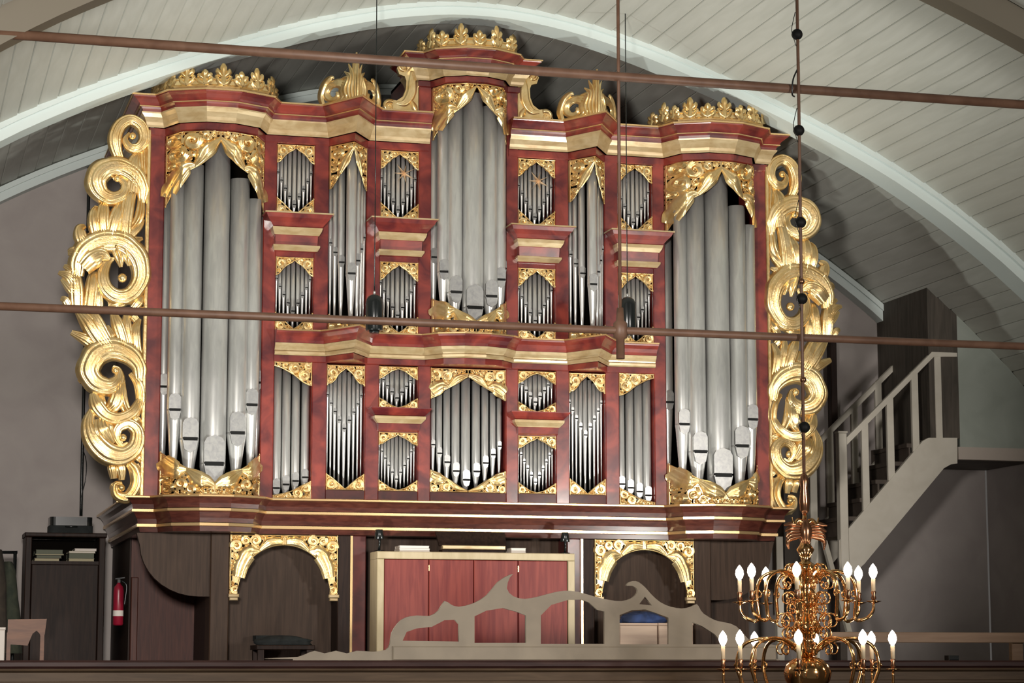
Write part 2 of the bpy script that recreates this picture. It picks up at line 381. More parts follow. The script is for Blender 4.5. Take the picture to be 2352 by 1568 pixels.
def poly_plan(cx, hw, d):
    return [(cx-hw,0),(cx-hw*0.76,-d*0.70),(cx-hw*0.27,-d),(cx+hw*0.27,-d),(cx+hw*0.76,-d*0.70),(cx+hw,0)]
def plan_fn(kind, cx, hw, d):
    if kind == 'poly':
        p = poly_plan(0, hw, d); xs = [a for a,_ in p]; ys = [b for _,b in p]
        return lambda x: np.interp(x, xs, ys)
    if kind == 'vee': return lambda x: -d*(1-np.clip(np.abs(x)/hw,0,1))
    return lambda x: np.zeros_like(np.asarray(x, float))
ACX, AHW, AD = 2.2625, 0.4275, 0.33
BCX, BHW = 1.555, 0.165
CCX, CHW, CD = 1.0925, 0.1675, 0.245
DCX, DHW = 0.6275, 0.1725
EHW, ED = 0.34, 0.27

# case body: sides, back, pilasters, rails
for s_ in (-1,1):
    mb = MB(); x0, x1 = sorted((s_*2.82, s_*2.79)); mb.box(x0, x1, 0.02, WALL_Y-0.01, 2.59, 6.0); opart(mb, 'case_side', 'case_side')
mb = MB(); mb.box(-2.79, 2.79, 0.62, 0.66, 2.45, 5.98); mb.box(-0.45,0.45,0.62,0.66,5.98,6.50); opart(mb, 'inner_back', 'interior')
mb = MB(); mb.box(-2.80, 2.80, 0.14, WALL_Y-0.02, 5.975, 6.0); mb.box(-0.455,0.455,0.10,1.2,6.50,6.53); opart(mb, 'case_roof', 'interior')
def pil(xa, xb, z0, z1, y0=0.0, y1=0.35, m='red'):
    mb = MB(); mb.bbox(xa, xb, y0, y1, z0, z1, 0.008); return opart(mb, 'pilaster', m)
for s_ in (-1,1):
    for (a,b,z0,z1) in ((2.69,2.82,2.59,5.71),(1.72,1.835,2.59,5.71),(1.26,1.39,2.59,3.78),(1.26,1.39,4.045,5.71),(0.80,0.925,2.59,3.78),(0.80,0.925,4.045,5.71),(0.34,0.455,2.59,3.78),(0.34,0.455,4.045,6.285)):
        pil(*sorted((s_*a, s_*b)), z0, z1)
    # dark inner returns of the big towers
    mb = MB(); x0, x1 = sorted((s_*0.455, s_*0.43)); mb.box(x0, x1, 0.35, 1.2, 6.0, 6.50); opart(mb, 'tower_side', 'red_dark')
def rail(xa, xb, z0, z1, m='red', y0=0.004, y1=0.3):
    mb = MB(); mb.box(xa, xb, y0, y1, z0, z1); return opart(mb, 'rail', m)
for s_ in (-1,1):
    for cx,hw in ((CCX,CHW),(DCX,DHW)): rail(s_*cx-hw, s_*cx+hw, 2.59, 2.675, 'red_dark')
    rail(s_*DCX-DHW, s_*DCX+DHW, 3.19, 3.39)
    for cx,hw in ((BCX,BHW),(DCX,DHW)): rail(s_*cx-hw, s_*cx+hw, 4.69, 5.055)
rail(-EHW, EHW, 2.59, 2.675, 'red_dark')

# cornices
TOP_RED1 = [(0,5.69),(0.012,5.70),(0.012,5.755)]
TOP_GOLD = [(0.03,5.757),(0.038,5.775),(0.045,5.80),(0.062,5.84),(0.085,5.868),(0.088,5.880)]
TOP_RED2 = [(0.078,5.882),(0.082,5.905),(0.100,5.925),(0.104,5.930),(0.115,5.95),(0.145,5.975),(0.168,5.992),(0.170,6.000)]
TOP_LINE = [(0.172,6.001),(0.182,6.004),(0.182,6.016),(0.150,6.022)]
TOP_MID = [(0.100,5.918),(0.110,5.920),(0.110,5.927),(0.1,5.930)]
def shift(p, dz, k=1.0): return [(o*k, z+dz) for o,z in p]
def cornice(plan, red1, gold, red2, lines, name='cornice', yb=0.3, z0=None, z1=None, o1=0.15):
    mb = MB(); sweep(mb, plan, red1); sweep(mb, plan, red2)
    cap(mb, plan, red1[0][0], red1[0][1], yb); cap(mb, plan, o1, lines[0][-1][1]-0.002, yb, up=False)
    # end caps
    for e in (0,-1):
        pr = red1+gold+red2+lines[0]; q = np.array(plan[e]); d = np.array(plan[1])-np.array(plan[0]) if e==0 else np.array(plan[-1])-np.array(plan[-2]); d = d/np.linalg.norm(d)
        nrm = np.array([d[1],-d[0]]); v = [(q[0]+nrm[0]*o, q[1]+nrm[1]*o, z) for o,z in pr]+[(q[0]-nrm[0]*0.05, q[1]-nrm[1]*0.05, pr[-1][1]), (q[0]-nrm[0]*0.05, q[1]-nrm[1]*0.05, pr[0][1])]
        mb.add(v, [tuple(range(len(v)))])
    c_ = opart(mb, name, 'red')
    mb = MB(); sweep(mb, plan, gold); mb.build('gilded_band', 'gold_paint', c_)
    for ln in lines:
        mb = MB(); sweep(mb, plan, ln); mb.build('gilded_fillet', 'gold_line', c_)
    return c_
def mir(p): return [(-a,b) for a,b in p][::-1]
topL = [(-2.82,2.4),(-2.82,0)]+poly_plan(-ACX,AHW,AD)+[(-1.72,0),(-CCX-CHW,0),(-CCX,-CD-0.03),(-CCX+CHW,0),(-0.365,0)]
cornice(topL, TOP_RED1, TOP_GOLD, TOP_RED2, [TOP_LINE, TOP_MID], 'upper_cornice')
cornice(mir(topL), TOP_RED1, TOP_GOLD, TOP_RED2, [TOP_LINE, TOP_MID], 'upper_cornice')
ES = lambda p: [(o, 6.275+(z-5.69)*0.85) for o,z in p]
towE = [(-0.455,0.42),(-0.455,0),(-0.35,0)]+poly_plan(0,EHW,ED)[1:-1]+[(0.35,0),(0.455,0),(0.455,0.42)]
cornice(towE, ES(TOP_RED1), ES(TOP_GOLD), ES(TOP_RED2), [ES(TOP_LINE), ES(TOP_MID)], 'tower_cornice', yb=0.45)
MID_RED1 = [(0,3.775),(0.010,3.78),(0.010,3.828)]
MID_GOLD = [(0.020,3.829),(0.032,3.840),(0.034,3.860),(0.022,3.866),(0.030,3.880),(0.052,3.905),(0.062,3.930)]
MID_RED2 = [(0.060,3.932),(0.066,3.955),(0.090,3.985),(0.125,4.012),(0.132,4.025)]
MID_LINE = [(0.134,4.026),(0.142,4.029),(0.142,4.038),(0.118,4.044)]
midp = [(-1.725,0),(-CCX-CHW-0.01,0),(-CCX,-CD-0.05),(-CCX+CHW+0.01,0),(-0.39,0)]+poly_plan(0,EHW,ED*0.8)[1:-1]+[(0.39,0),(CCX-CHW-0.01,0),(CCX,-CD-0.05),(CCX+CHW+0.01,0),(1.725,0)]
cornice(midp, MID_RED1, MID_GOLD, MID_RED2, [MID_LINE], 'middle_cornice', o1=0.12)
# base cornice, widening upwards
B1 = [(0,2.29),(0.01,2.33)]; BG1 = [(0.012,2.331),(0.028,2.335),(0.028,2.358),(0.014,2.362)]
B2 = [(0.02,2.363),(0.03,2.40),(0.055,2.445),(0.06,2.452)]; BG2 = [(0.062,2.453),(0.078,2.458),(0.078,2.478),(0.064,2.482)]
B3 = [(0.07,2.483),(0.078,2.52),(0.105,2.555),(0.125,2.566)]; BG3 = [(0.127,2.567),(0.142,2.571),(0.142,2.583),(0.12,2.590)]
basep = [(-2.84,2.5),(-2.84,-0.02)]+[(a,b*0.9-0.02) for a,b in poly_plan(-ACX,AHW,AD)]+[(-1.72,-0.02)]
basep = basep+mir(basep)
mb = MB()
for q in (B1,B2,B3): sweep(mb, basep, q)
cap(mb, basep, 0, 2.29, 2.5); cap(mb, basep, 0.12, 2.588, 2.5, up=False)
base = opart(mb, 'base_cornice', 'base_wood')
for q in (BG1,BG2,BG3):
    mb = MB(); sweep(mb, basep, q); mb.build('gilded_fillet', 'gold_line', base)

# small corbelled cornices between the stacked flat fields
def mini(cx, rings, name='corbel_cornice'):
    """rings: (z, half width, depth, band) from the top down; band 1 = gold"""
    mb = MB(); mg = MB()
    for (z0,h0,d0,_), (z1,h1,d1,b) in zip(rings, rings[1:]):
        t = mg if b else mb
        v = [(cx-h0,0.0,z0),(cx-h0,-d0,z0),(cx+h0,-d0,z0),(cx+h0,0.0,z0),(cx-h1,0.0,z1),(cx-h1,-d1,z1),(cx+h1,-d1,z1),(cx+h1,0.0,z1)]
        t.add(v, [(0,1,5,4),(1,2,6,5),(2,3,7,6)])
    z,h,d,_ = rings[0]; mb.add([(cx-h,0.02,z),(cx+h,0.02,z),(cx+h,-d,z),(cx-h,-d,z)], [(0,1,2,3)])
    z,h,d,_ = rings[-1]; mb.add([(cx-h,0.02,z),(cx+h,0.02,z),(cx+h,-d,z),(cx-h,-d,z)], [(0,1,2,3)])
    c_ = opart(mb, name, 'red'); mg.build('gilded_band', 'gold_paint', c_)
R1 = [(5.045,0.298,0.23,0),(5.032,0.298,0.23,1),(5.030,0.285,0.22,0),(5.000,0.272,0.20,0),(4.965,0.240,0.16,0),(4.930,0.212,0.125,0),(4.928,0.218,0.135,1),(4.900,0.212,0.125,1),(4.866,0.194,0.095,1),(4.864,0.186,0.085,0),(4.785,0.184,0.075,0),(4.780,0.204,0.095,1),(4.764,0.204,0.095,1),(4.735,0.188,0.05,1),(4.730,0.182,0.02,0)]
R2 = [(3.392,0.268,0.13,0),(3.384,0.268,0.13,0),(3.350,0.240,0.10,0),(3.325,0.215,0.07,0),(3.322,0.228,0.085,1),(3.300,0.226,0.08,1),(3.270,0.200,0.05,1),(3.262,0.190,0.045,1),(3.258,0.185,0.04,0),(3.205,0.182,0.03,0),(3.195,0.180,0.01,0)]
for s_ in (-1,1):
    mini(s_*BCX, R1); mini(s_*DCX, R1); mini(s_*DCX, R2)
# ------------------------------------------------------------------ pipes
def pz(px, py, Y): return float(P(px,py,Y)[2])
def pipe(x, y, r, zb, zm, zt, big=False, n=12):
    """flue pipe: tapering foot up to the mouth at zm, then the body"""
    mb = MB()
    foot = [(r*0.34,zb),(r*0.55,zb+(zm-zb)*0.35),(r*0.93,zm-r*0.7),(r,zm-r*0.25),(r,zm)]
    body = [(r,zm),(r,zt),(r*0.9,zt),(r*0.9,zt-0.08)]
    w_ = r*0.80; h = r*2.1; yf = y-r*1.04; yi = y-r*0.45
    lip = [(x-w_,zm+0.004),(x+w_,zm+0.004),(x+w_,zm+h*0.72),(x+w_*0.75,zm+h*0.90),(x,zm+h),(x-w_*0.75,zm+h*0.90),(x-w_,zm+h*0.72)]
    low = [(x-w_,zm-0.10*r-0.004),(x-w_*0.72,zm-r*1.15),(x,zm-r*1.5),(x+w_*0.72,zm-r*1.15),(x+w_,zm-0.10*r-0.004)]
    slot = (x-w_*0.9, x+w_*0.9, yf+0.25*r, y, zm-0.22*r, zm+0.004)
    if big:
        mb.lathe(body, x, y, 22, caps=False); p = opart(mb, 'pipe', 'tin')
        mb = MB(); mb.lathe(foot, x, y, 22); mb.build('foot', 'tin', p)
        mb = MB(); mb.prism(lip, yf, yi); mb.prism(low, yf, yi); mb.build('mouth', 'tin_lip', p)
        mb = MB(); mb.box(*slot[:2], yf-0.002, y, zm-0.26*r, zm+0.006); mb.build('mouth_slot', 'black', p)
        return p
    mb.lathe(foot+body[1:], x, y, n); mb.prism(lip, yf, yi, 1); mb.prism(low, yf, yi, 1); mb.box(*slot[:2], yf-0.0015, y, zm-0.26*r, zm+0.006, 2)
    return opart(mb, 'pipe', ['tin','tin_lip','black'])

for s_ in (-1,1):
    cx = s_*ACX; f = plan_fn('poly', 0, AHW, AD)
    for i,(dx,r,zm,zt) in enumerate(((0,0.110,2.865,5.62),(0.198,0.083,3.10,5.36),(0.325,0.064,3.345,5.20),(0.395,0.052,3.56,5.10))):
        for sg in ((1,) if i == 0 else (-1,1)):
            y = float(f(dx))*(1.0 if i<3 else 0.8)+r+0.04+(0.03 if i==3 else 0)
            z2 = zm+(0.03*sg if i else 0)
            pipe(cx+sg*dx, y, r, (2.62,2.68,2.74,2.78)[i], z2, zt-(0.05*sg if i else 0), True)
    cx = s_*CCX; f = plan_fn('vee', 0, CHW, CD)
    for i,(dx,r,zm) in enumerate(((0,0.045,4.535),(0.070,0.031,4.655),(0.114,0.024,4.76),(0.146,0.019,4.86))):
        for sg in ((1,) if i == 0 else (-1,1)):
            pipe(cx+sg*dx, float(f(dx))+r+0.035, r, 4.10+0.015*i, zm+0.01*sg*i, 5.60-0.09*i, i < 2)
f = plan_fn('poly', 0, EHW, ED)
for i,(dx,r,zm,zt) in enumerate(((0,0.094,4.285,6.20),(0.160,0.068,4.405,6.10),(0.258,0.052,4.575,6.02),(0.312,0.040,4.71,5.9))):
    for sg in ((1,) if i == 0 else (-1,1)):
        pipe(sg*dx, float(f(dx))*(1 if i<3 else 0.8)+r+0.04, r, 4.10+0.05*i, zm-0.012*sg*i, zt, True)
def field(cx, hw, n, rc, rs, zc, dzm, zb, zbs, zt, zts, y=0.06):
    """a flat field of pipes, the middle one lowest-mouthed"""
    m = n//2; rad = [rc+(rs-rc)*i/m for i in range(m+1)]
    xs = [0.0]
    for i in range(1,m+1): xs.append(xs[-1]+rad[i-1]+rad[i])
    k = (hw-0.004)/(xs[-1]+rad[-1])
    for i in range(m+1):
        for sg in ((1,) if i == 0 else (-1,1)):
            pipe(cx+sg*xs[i]*k, y+rad[i], rad[i]*min(1,k)*0.92, zb+(zbs-zb)*i/m, zc+dzm*i, zt+(zts-zt)*i/m, False, 10)
for s_ in (-1,1):
    for cx,hw,n in ((s_*BCX,BHW,9),(s_*DCX,DHW,9)):
        field(cx, hw, n, 0.021, 0.014, 5.165, 0.070, 5.08, 5.18, 5.67, 5.58)
        field(cx, hw, n, 0.022, 0.014, 4.225, 0.070, 4.07, 4.17, 4.67, 4.58)
    field(s_*CCX, CHW, 9, 0.023, 0.0145, 3.215, 0.072, 2.70, 2.80, 3.74, 3.62)
    field(s_*DCX, DHW, 9, 0.023, 0.0150, 3.495, 0.052, 3.41, 3.47, 3.755, 3.70)
    field(s_*DCX, DHW, 11, 0.018, 0.0115, 2.785, 0.060, 2.69, 2.77, 3.175, 3.11)
    for i in range(4):
        r = 0.0395-0.0015*i
        pipe(s_*(1.678-i*0.0825), 0.06+r, r, 2.60, 2.69+0.032*i, 3.74-0.03*i, True)
field(0, EHW-0.01, 9, 0.046, 0.024, 2.795, 0.075, 2.69, 2.80, 3.72, 3.52)

# ------------------------------------------------------------------ pierced gilded carvings
def carve(name, hw, top, bot, seed, plan='flat', pd=0.0, cx=0.0, y0=0.0, rmax=0.05, rmin=0.0095, h=0.024, res=0.006, sym=True, edge_top=False, sx=1, parent=None, leafs=None):
    """pierced acanthus panel between the curves bot(x) and top(x), x in -hw..hw, packed with volutes and leaves"""
    rnd = random.Random(seed); fnp = plan_fn(plan, 0, hw, pd)
    x1 = 0.0 if sym else hw
    xs = np.arange(-hw, x1+res*0.5, res); 
    zlo = min(bot(x) for x in xs); zhi = max(top(x) for x in xs)
    zs = np.arange(zlo, zhi+res*0.5, res)
    tt = np.array([top(x) for x in xs]); bb = np.array([bot(x) for x in xs])
    XX, ZZ = np.meshgrid(xs, zs, indexing='ij')
    ins = (ZZ <= tt[:,None]) & (ZZ >= bb[:,None])
    bx = np.concatenate([xs, xs, np.full(40,-hw), np.full(40,x1)])
    bz = np.concatenate([tt, bb, np.linspace(bb[0],tt[0],40), np.linspace(bb[-1],tt[-1],40)])
    px_, pz_ = XX[ins], ZZ[ins]
    if len(px_) == 0: return None
    dist = np.sqrt(((px_[:,None]-bx)**2+(pz_[:,None]-bz)**2).min(1))
    bd = dist.copy()-0.004; circ = []
    cur = np.minimum(bd, rmax)
    gap = np.full(len(px_), 1e9)
    # long acanthus leaves that follow the curved edge: (t0, t1, width share, 1 = lower edge / -1 = upper edge)
    LV = []
    for (t0,t1,sh,ed) in (leafs or ()):
        P_, W_ = [], []
        for u in np.linspace(0,1,9):
            x = -hw*(t0+(t1-t0)*u); th = top(x)-bot(x)
            wv = max(0.006, min(0.07, th*sh))*(0.55+0.45*math.sin(PI*(0.15+0.8*u)))*(1-0.55*max(0,u-0.6)/0.4)
            zz = bot(x)+wv*1.05 if ed > 0 else top(x)-wv*1.05
            P_.append((x,zz)); W_.append(wv)
        LV.append((P_,W_))
        q = spline([(p[0],p[1],w_) for p,w_ in zip(P_,W_)], 30)
        d = (np.hypot(px_[:,None]-q[:,0], pz_[:,None]-q[:,1])-q[:,2]).min(1)
        gap = np.minimum(gap, d); cur = np.minimum(cur, d)
    for it in range(120):
        k = int(np.argmax(cur+np.array([0.0]))); r = float(cur[k])
        if r < rmin: break
        r *= 1.0
        circ.append((px_[k], pz_[k], r))
        d = np.hypot(px_-px_[k], pz_-pz_[k])-r
        gap = np.minimum(gap, d); cur = np.minimum(cur, d)
    def fn(V):
        return np.stack([cx+sx*V[:,0], y0+fnp(V[:,0])-V[:,1], V[:,2]], -1)
    mb = MB()
    # pierced ground
    hole = (gap > 0.0035) & (bd > 0.005)
    ok = np.zeros_like(ins); ok[ins] = ~hole
    idx = -np.ones(ins.shape, int)
    cells = np.argwhere(ok[:-1,:-1] & ok[1:,:-1] & ok[:-1,1:] & ok[1:,1:])
    vv, ff = [], []
    def gi(i,j):
        if idx[i,j] < 0: idx[i,j] = len(vv); vv.append((xs[i], 0.0, zs[j]))
        return idx[i,j]
    for i,j in cells: ff.append((gi(i,j),gi(i+1,j),gi(i+1,j+1),gi(i,j+1)))
    sides = (1,-1) if sym else (1,)
    for sd in sides:
        if vv:
            V = np.array(vv)*np.array([sd,1,1]); mb.add(fn(V), ff, 0, False)
            V2 = V+np.array([0,-0.016,0]); mb.add(fn(V2), ff, 0, False)
        rs = random.Random(seed+5)
        for (qx,qz,r) in circ:
            a0 = rs.uniform(0,2*PI); dr = rs.choice((-1,1))
            if r > 0.013:
                tn = rs.uniform(1.15,1.5); k = 12
                pts = []; wd = []
                for i in range(k+1):
                    u = i/k; a = a0+dr*u*tn*2*PI; rr = r*(0.78*(1-u)**0.9+0.10)
                    pts.append((sd*(qx+rr*math.cos(a)), qz+rr*math.sin(a))); wd.append(r*(0.40*(1-u)+0.10))
                ribbon(mb, pts, wd, h*(0.6+0.5*r/rmax), 0.0, n=22 if r > 0.03 else 16, nu=9 if r > 0.025 else 6, flutes=2 if r > 0.03 else 1, lobes=(6 if r > 0.03 else 0), fn=fn)
                V = MB(); V.sphere((sd*qx, 0, qz), r*0.20, 8)
                vs = np.concatenate(V.v); vs[:,1] = np.abs(vs[:,1])*0.9+0.004; mb.add(fn(vs), V.f, 0, True)
            else:
                a = a0; l = r*1.0
                pts = [(sd*(qx-l*math.cos(a)), qz-l*math.sin(a)), (sd*(qx+0.2*l*math.sin(a)), qz), (sd*(qx+l*math.cos(a)), qz+l*math.sin(a))]
                ribbon(mb, pts, (r*0.45, r*0.95, r*0.2), h*0.7, 0.0, n=8, nu=6, flutes=1, fn=fn)
        for (P_,W_) in LV:
            ribbon(mb, [(sd*p[0],p[1]) for p in P_], W_, h*1.05, 0.004, n=34, nu=11, flutes=2, lobes=4, fn=fn)
        # border strips
        bw = 0.006
        cb = [(sd*x, bot(x)+ (bw if not edge_top else bw)) for x in xs[::3]]+[(sd*xs[-1], bot(xs[-1])+bw)]
        ct = [(sd*x, top(x)-bw) for x in xs[::3]]+[(sd*xs[-1], top(xs[-1])-bw)]
        for cc in (cb, ct): ribbon(mb, cc, [bw]*len(cc), 0.014, 0.0, n=max(14,len(cc)), nu=4, flutes=0.5, fn=fn)
        zz0, zz1 = bot(-hw), top(-hw)
        if zz1-zz0 > 0.02: ribbon(mb, [(-sd*(hw-bw),zz0),(-sd*(hw-bw),(zz0+zz1)/2),(-sd*(hw-bw),zz1)], [bw]*3, 0.014, 0.0, n=10, nu=4, flutes=0.5, fn=fn)
        if not sym:
            zz0, zz1 = bot(hw), top(hw)
            if zz1-zz0 > 0.02: ribbon(mb, [((hw-bw),zz0),((hw-bw),(zz0+zz1)/2),((hw-bw),zz1)], [bw]*3, 0.014, 0.0, n=10, nu=4, flutes=0.5, fn=fn)
    return mb.build(name, 'gold', parent or organ)
def curve(hw, ts, zs_):
    """height as a function of |x|/hw"""
    return lambda x: float(np.interp(abs(x)/hw, ts, zs_))
def const(z): return lambda x: z
V = 'carved_valance'; F = 'carved_foot_screen'
sm_t = (0,0.12,0.35,0.6,0.8,0.93,1)
for s_ in (-1,1):
    c_ = s_*ACX
    carve(V, AHW, const(5.685), curve(AHW, (0,0.06,0.2,0.4,0.6,0.75,0.9,1), (5.61,5.57,5.47,5.385,5.34,5.25,5.15,5.06)), 11+s_, 'poly', AD, c_, -0.012, rmax=0.075, h=0.055, leafs=((0.02,0.50,0.30,1),(0.97,0.50,0.26,1)))
    carve(F, AHW, curve(AHW, (0,0.15,0.35,0.55,0.75,0.9,1), (2.685,2.755,2.80,2.82,2.875,2.93,2.97)), const(2.592), 21+s_, 'poly', AD, c_, -0.012, rmax=0.05, h=0.045, leafs=((0.03,0.55,0.36,-1),(0.96,0.55,0.30,-1)))
    c_ = s_*CCX
    carve(V, CHW, const(5.685), curve(CHW, (0,0.2,0.45,0.7,0.88,1), (5.635,5.555,5.46,5.37,5.31,5.30)), 31, 'vee', CD, c_, -0.012, rmax=0.045, h=0.038, leafs=((0.04,0.60,0.20,1),))
    carve(F, CHW, curve(CHW, (0,0.4,0.8,1), (4.085,4.11,4.17,4.20)), const(4.046), 32, 'vee', CD, c_, -0.012, rmax=0.04)
    carve(V, CHW, const(3.762), curve(CHW, sm_t, (3.735,3.715,3.685,3.62,3.595,3.60,3.58)), 33, cx=c_, rmax=0.045, y0=0.008)
    carve(F, CHW, curve(CHW, (0,0.3,0.7,1), (2.690,2.735,2.79,2.82)), const(2.676), 34, cx=c_, rmax=0.045, y0=0.008)
    for c_,hw,sd in ((s_*BCX,BHW,41),(s_*DCX,DHW,51)):
        for zb,zt in ((5.056,5.685),(4.046,4.69)):
            carve(V, hw, const(zt), curve(hw, sm_t, (zt-0.025,zt-0.05,zt-0.07,zt-0.105,zt-0.15,zt-0.165,zt-0.165)), sd, cx=c_, rmax=0.04, y0=0.008)
            carve(F, hw, curve(hw, (0,0.3,0.7,1), (zb+0.02,zb+0.055,zb+0.12,zb+0.16)), const(zb), sd+1, cx=c_, rmax=0.04, y0=0.008)
    c_ = s_*DCX
    carve(V, DHW, const(3.765), curve(DHW, sm_t, (3.742,3.735,3.72,3.69,3.665,3.655,3.65)), 61, cx=c_, rmax=0.035, y0=0.008)
    carve(F, DHW, curve(DHW, (0,0.4,0.8,1), (3.408,3.43,3.475,3.49)), const(3.392), 62, cx=c_, rmax=0.035, y0=0.008)
    carve(V, DHW, const(3.19), curve(DHW, sm_t, (3.168,3.15,3.135,3.11,3.085,3.08,3.075)), 63, cx=c_, rmax=0.035, y0=0.008)
    carve(F, DHW, curve(DHW, (0,0.4,0.8,1), (2.69,2.71,2.755,2.775)), const(2.676), 64, cx=c_, rmax=0.035, y0=0.008)
    carve(V, BHW, const(3.775), lambda x: float(np.interp(x/BHW, (-1,-0.6,0,0.5,0.8,1), (3.735,3.715,3.665,3.60,3.575,3.57))), 71, cx=s_*BCX, sx=-s_, rmax=0.05, sym=False, y0=0.008) if s_ > 0 else carve(V, BHW, const(3.775), lambda x: float(np.interp(x/BHW, (-1,-0.6,0,0.5,0.8,1), (3.735,3.715,3.665,3.60,3.575,3.57))), 71, cx=s_*BCX, sx=1, rmax=0.05, sym=False, y0=0.008)
    carve(F, BHW, lambda x: float(np.interp(x/BHW, (-1,-0.5,0,0.6,1), (2.625,2.64,2.665,2.72,2.75))), const(2.594), 72, cx=s_*BCX, sx=(1 if s_ < 0 else -1), rmax=0.04, sym=False, y0=0.008)
carve(V, EHW, const(6.268), curve(EHW, (0,0.08,0.25,0.42,0.65,0.82,0.93,1), (6.245,6.20,6.10,6.04,5.98,5.91,5.85,5.79)), 81, 'poly', ED, 0, -0.012, rmax=0.07, h=0.05, leafs=((0.02,0.50,0.30,1),(0.97,0.50,0.26,1)))
carve(F, EHW, curve(EHW, (0,0.2,0.45,0.7,0.9,1), (4.15,4.20,4.245,4.30,4.345,4.37)), const(4.046), 82, 'poly', ED, 0, -0.012, rmax=0.045, h=0.04, leafs=((0.03,0.55,0.36,-1),(0.96,0.55,0.30,-1)))
carve(V, EHW, const(3.765), curve(EHW, (0,0.15,0.4,0.65,0.85,1), (3.695,3.665,3.61,3.565,3.515,3.49)), 83, cx=0, rmax=0.045, y0=0.008, leafs=((0.02,0.50,0.30,1),(0.97,0.50,0.26,1)))
carve(F, EHW, curve(EHW, (0,0.25,0.5,0.8,1), (2.695,2.735,2.79,2.85,2.87)), const(2.676), 84, cx=0, rmax=0.045, y0=0.008, leafs=((0.03,0.55,0.36,-1),(0.96,0.55,0.30,-1)))

# gilded stars in front of the upper pipe fields beside the middle tower
def star(cx, cz, R):
    mb = MB(); n = 7; v = [(cx,-0.075,cz)]; 
    for i in range(2*n):
        a = PI*i/n+0.45; r = R*(1.0 if i%4 == 0 else 0.85) if i%2 == 0 else R*0.15
        v.append((cx+r*math.cos(a), -0.040, cz+r*math.sin(a)))
    v.append((cx,0.03,cz)); k = 2*n
    f = [(0,1+i,1+(i+1)%k) for i in range(k)]+[(k+1,1+(i+1)%k,1+i) for i in range(k)]
    mb.add(v, f); return opart(mb, 'gilded_star', 'star')
star(-0.600, 5.475, 0.105); star(0.63, 5.475, 0.105)

# ------------------------------------------------------------------ crowns, flames, scroll brackets
def leaf_mesh(tall):
    mb = MB(); H = 0.175 if tall else 0.115
    ribbon(mb, [(0,-0.01),(0,H*0.45),(0,H*0.78),(0,H)], (0.040,0.024,0.038,0.016), 0.030, 0.006, n=16, nu=7, flutes=1)
    for sd in (-1,1):
        ribbon(mb, [(sd*0.010,H*0.34),(sd*0.036,H*0.44),(sd*0.060,H*0.60),(sd*0.062,H*0.74)], (0.016,0.026,0.028,0.012), 0.028, 0.005, n=12, nu=6, flutes=1)
        ribbon(mb, [(sd*0.0,-0.01),(sd*0.045,H*0.06),(sd*0.078,H*0.30),(sd*0.070,H*0.40)], (0.022,0.026,0.020,0.008), 0.022, 0.003, n=12, nu=6, flutes=1)
    return mb
LEAF = {}
for tl in (True, False):
    o = leaf_mesh(tl).build('crown_leaf', 'gold', origin=(0,0,0)); LEAF[tl] = o.data; bpy.data.objects.remove(o)
def crown(plan, z, n, sc, name='gilded_crown'):
    mb = MB(); prof = [(0.0,z),(0.012,z+0.015),(0.022,z+0.035),(0.006,z+0.05),(0.004,z+0.085),(0.016,z+0.092),(0.010,z+0.105),(-0.012,z+0.105),(-0.012,z)]
    sweep(mb, plan, prof, sm=False); c_ = opart(mb, name, 'gold')
    p = np.array(plan); d = np.hypot(*np.diff(p,axis=0).T); s_ = np.concatenate([[0],np.cumsum(d)])
    for i in range(n):
        a = s_[-1]*(0.015+0.97*i/(n-1)); k = min(np.searchsorted(s_, a)-1, len(p)-2); k = max(k,0); u = (a-s_[k])/d[k]
        q = p[k]+(p[k+1]-p[k])*u; t = (p[k+1]-p[k])/d[k]
        put('crown_leaf', LEAF[i%2 == 1], c_, (q[0]+t[1]*0.005, q[1]-t[0]*0.005, z+0.062), (-0.10, 0, math.atan2(t[1], t[0])), (sc, 1, 1.0))
    return c_
for s_ in (-1,1):
    pl = [(a,b-0.02) for a,b in offset_plan(poly_plan(s_*ACX, AHW, AD), 0.09)]
    pl[0] = (pl[0][0]-0.015, 0.06); pl[-1] = (pl[-1][0]+0.015, 0.06)
    crown(pl, 6.015, 11, 0.80)
pl = [(a,b-0.02) for a,b in offset_plan(poly_plan(0, EHW, ED), 0.085)]; pl[0] = (pl[0][0]-0.015, 0.06); pl[-1] = (pl[-1][0]+0.015, 0.06)
crown(pl, 6.548, 9, 0.72)

